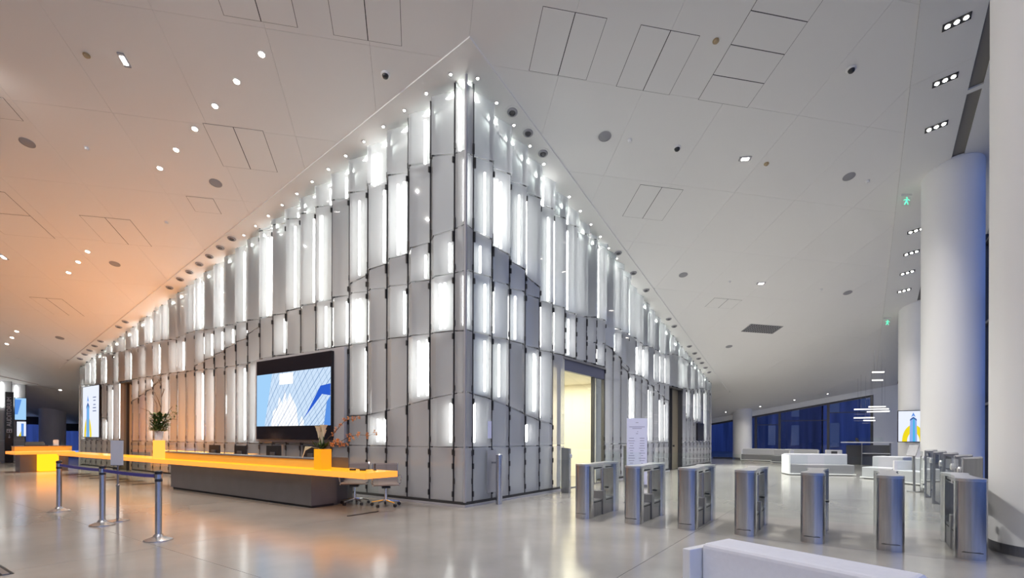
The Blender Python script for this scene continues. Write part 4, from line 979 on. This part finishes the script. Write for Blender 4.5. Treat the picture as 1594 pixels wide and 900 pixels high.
for (x, y), l, a in zip([(-5.48, -4.25), (-15.98, -4.16), (4.42, 5.97), (3.88, 12.56)], ['bright rectangular emergency lamp in the upper left ceiling', 'rectangular emergency lamp at the left photo edge', 'bright rectangular emergency lamp in the right ceiling', 'farther rectangular emergency lamp in the right ceiling'], (45, 45, -60, -60)):
    t = thing('emergency_lamp', l, 'emergency light', on_ceiling(x, y, -.003), 0, 'emergency lamps', SLOPE_Q @ Quaternion((0, 0, 1), R(a)))
    MB().box(-.06, .06, -.15, .15, -.02, .0).build('frame', M['bezel'], t); MB().box(-.04, .04, -.09, .09, -.03, -.02).build('lens', M['lamp_dim'], t)
    if x > 0: spot(x, y, ceil_z(x, y) - .1, 650, (1, .98, .95), R(130), .9, .1)  # added fill spot hung at the emergency lamp to brighten the right hall
t = thing('vent_grille', 'dark slatted air grille in the far right ceiling', 'vent', on_ceiling(3.36, 16.6, -.004), 0, None, SLOPE_Q @ Quaternion((0, 0, 1), R(-45)))
MB().box(-.36, .36, -.8, .8, -.004, .0).build('backing', M['joint'], t)
for k in range(14): MB().box(-.36, .36, -.78 + .115 * k, -.74 + .115 * k, -.014, -.004).build('slat', M['speaker'], t)
for k in range(6): MB().box(-.35 + .135 * k, -.325 + .135 * k, -.8, .8, -.012, -.004).build('cross_bar', M['speaker'], t)
for i, (x, y) in enumerate([(8.41, 4.85), (8.4, 6.27), (8.4, 7.69), (8.38, 12.26), (8.37, 13.64), (8.36, 15.04), (8.36, 16.49)]):
    t = thing('triple_spotlight', '%s black triple spotlight from the front in the white band above the columns' % ORD[i], 'ceiling light', on_ceiling(x, y, -.023), 0, 'triple spotlights above the columns', SLOPE_Q)
    MB().box(-.22, .22, -.085, .085, -.012, .0).build('housing', M['black'], t)
    for k in (-.14, 0, .14): MB().lathe([(.042, -.012), (.038, -.02)], 16, (k, 0, 0)).build('lens', M['lamp'], t, smooth=True)
    spot(x, y, ceil_z(x, y) - .1, 520, (1, .95, .9), R(95), .8, .25, (-.4, 0))
for (x, y), l in zip([(7.99, 10.08), (7.94, 18.8)], ['green running man exit sign hung from the band near the tall column', 'smaller green exit sign farther along the band']):
    t = thing('exit_sign', l, 'exit sign', on_ceiling(x, y, -.02), R(34))
    MB().box(-.13, .13, -.006, .006, -.34, -.06).build('glass_plate', M['clear'], t); MB().box(-.15, .15, -.02, .02, -.06, 0).build('mount', M['white'], t)
    m = MB(); y_ = -.01
    for pts in ([(-.01, -.13), (.03, -.13), (.03, -.09), (-.01, -.09)], [(-.03, -.22), (.02, -.22), (.04, -.14), (.0, -.14)], [(-.07, -.3), (-.04, -.31), (.01, -.22), (-.03, -.22)], [(.0, -.22), (.03, -.22), (.06, -.3), (.03, -.31)], [(-.09, -.19), (-.07, -.16), (.02, -.15), (.02, -.17)], [(.02, -.15), (.08, -.2), (.1, -.18), (.04, -.14)]):
        m.poly([(a, y_, b) for a, b in pts])
    m.build('running_figure', M['exit'], t)
for i, (x, y) in enumerate([(-.5, 28.4), (1.6, 28.6), (3.6, 28.6), (5.4, 28.6)]):
    flat('downlight', '%s small dark ringed downlight from the left before the back windows' % ORD[i], 'ceiling light', x, y, 'ringed downlights before the back windows', [('trim', [(.09, 0), (.09, -.01), (.05, -.012), (.05, 0)], 'darkgrey', 16), ('lens', [(.05, -.002), (.04, -.008)], 'lamp_dim', 12)])

# unseen fill spots added over the hall behind the camera, angled at the core
for i, (x, y) in enumerate([(x, y) for x in (-14, -8, -2, 4, 8.4) for y in (-6.6, -11)]):
    spot(x, y, ceil_z(x, y) - .06, (160 if x < -3 else 560 if x < 5 else 60), (1, .95, .9), R(120), aim=(0, .75))

for x, y in ((1.6, 26.5), (4.5, 26.5), (7.2, 24.5), (5, 21), (2.5, 23)):  # unseen fill spots added to brighten the far lounge
    spot(x, y, ceil_z(x, y) - .1, 170, (1, .93, .8), R(130))

spot(7.0, -3.2, ceil_z(7.0, -3.2) - .1, 420, (1, .97, .93), R(90), aim=(-.1, -.15))  # unseen fill spot added to light the foreground bench
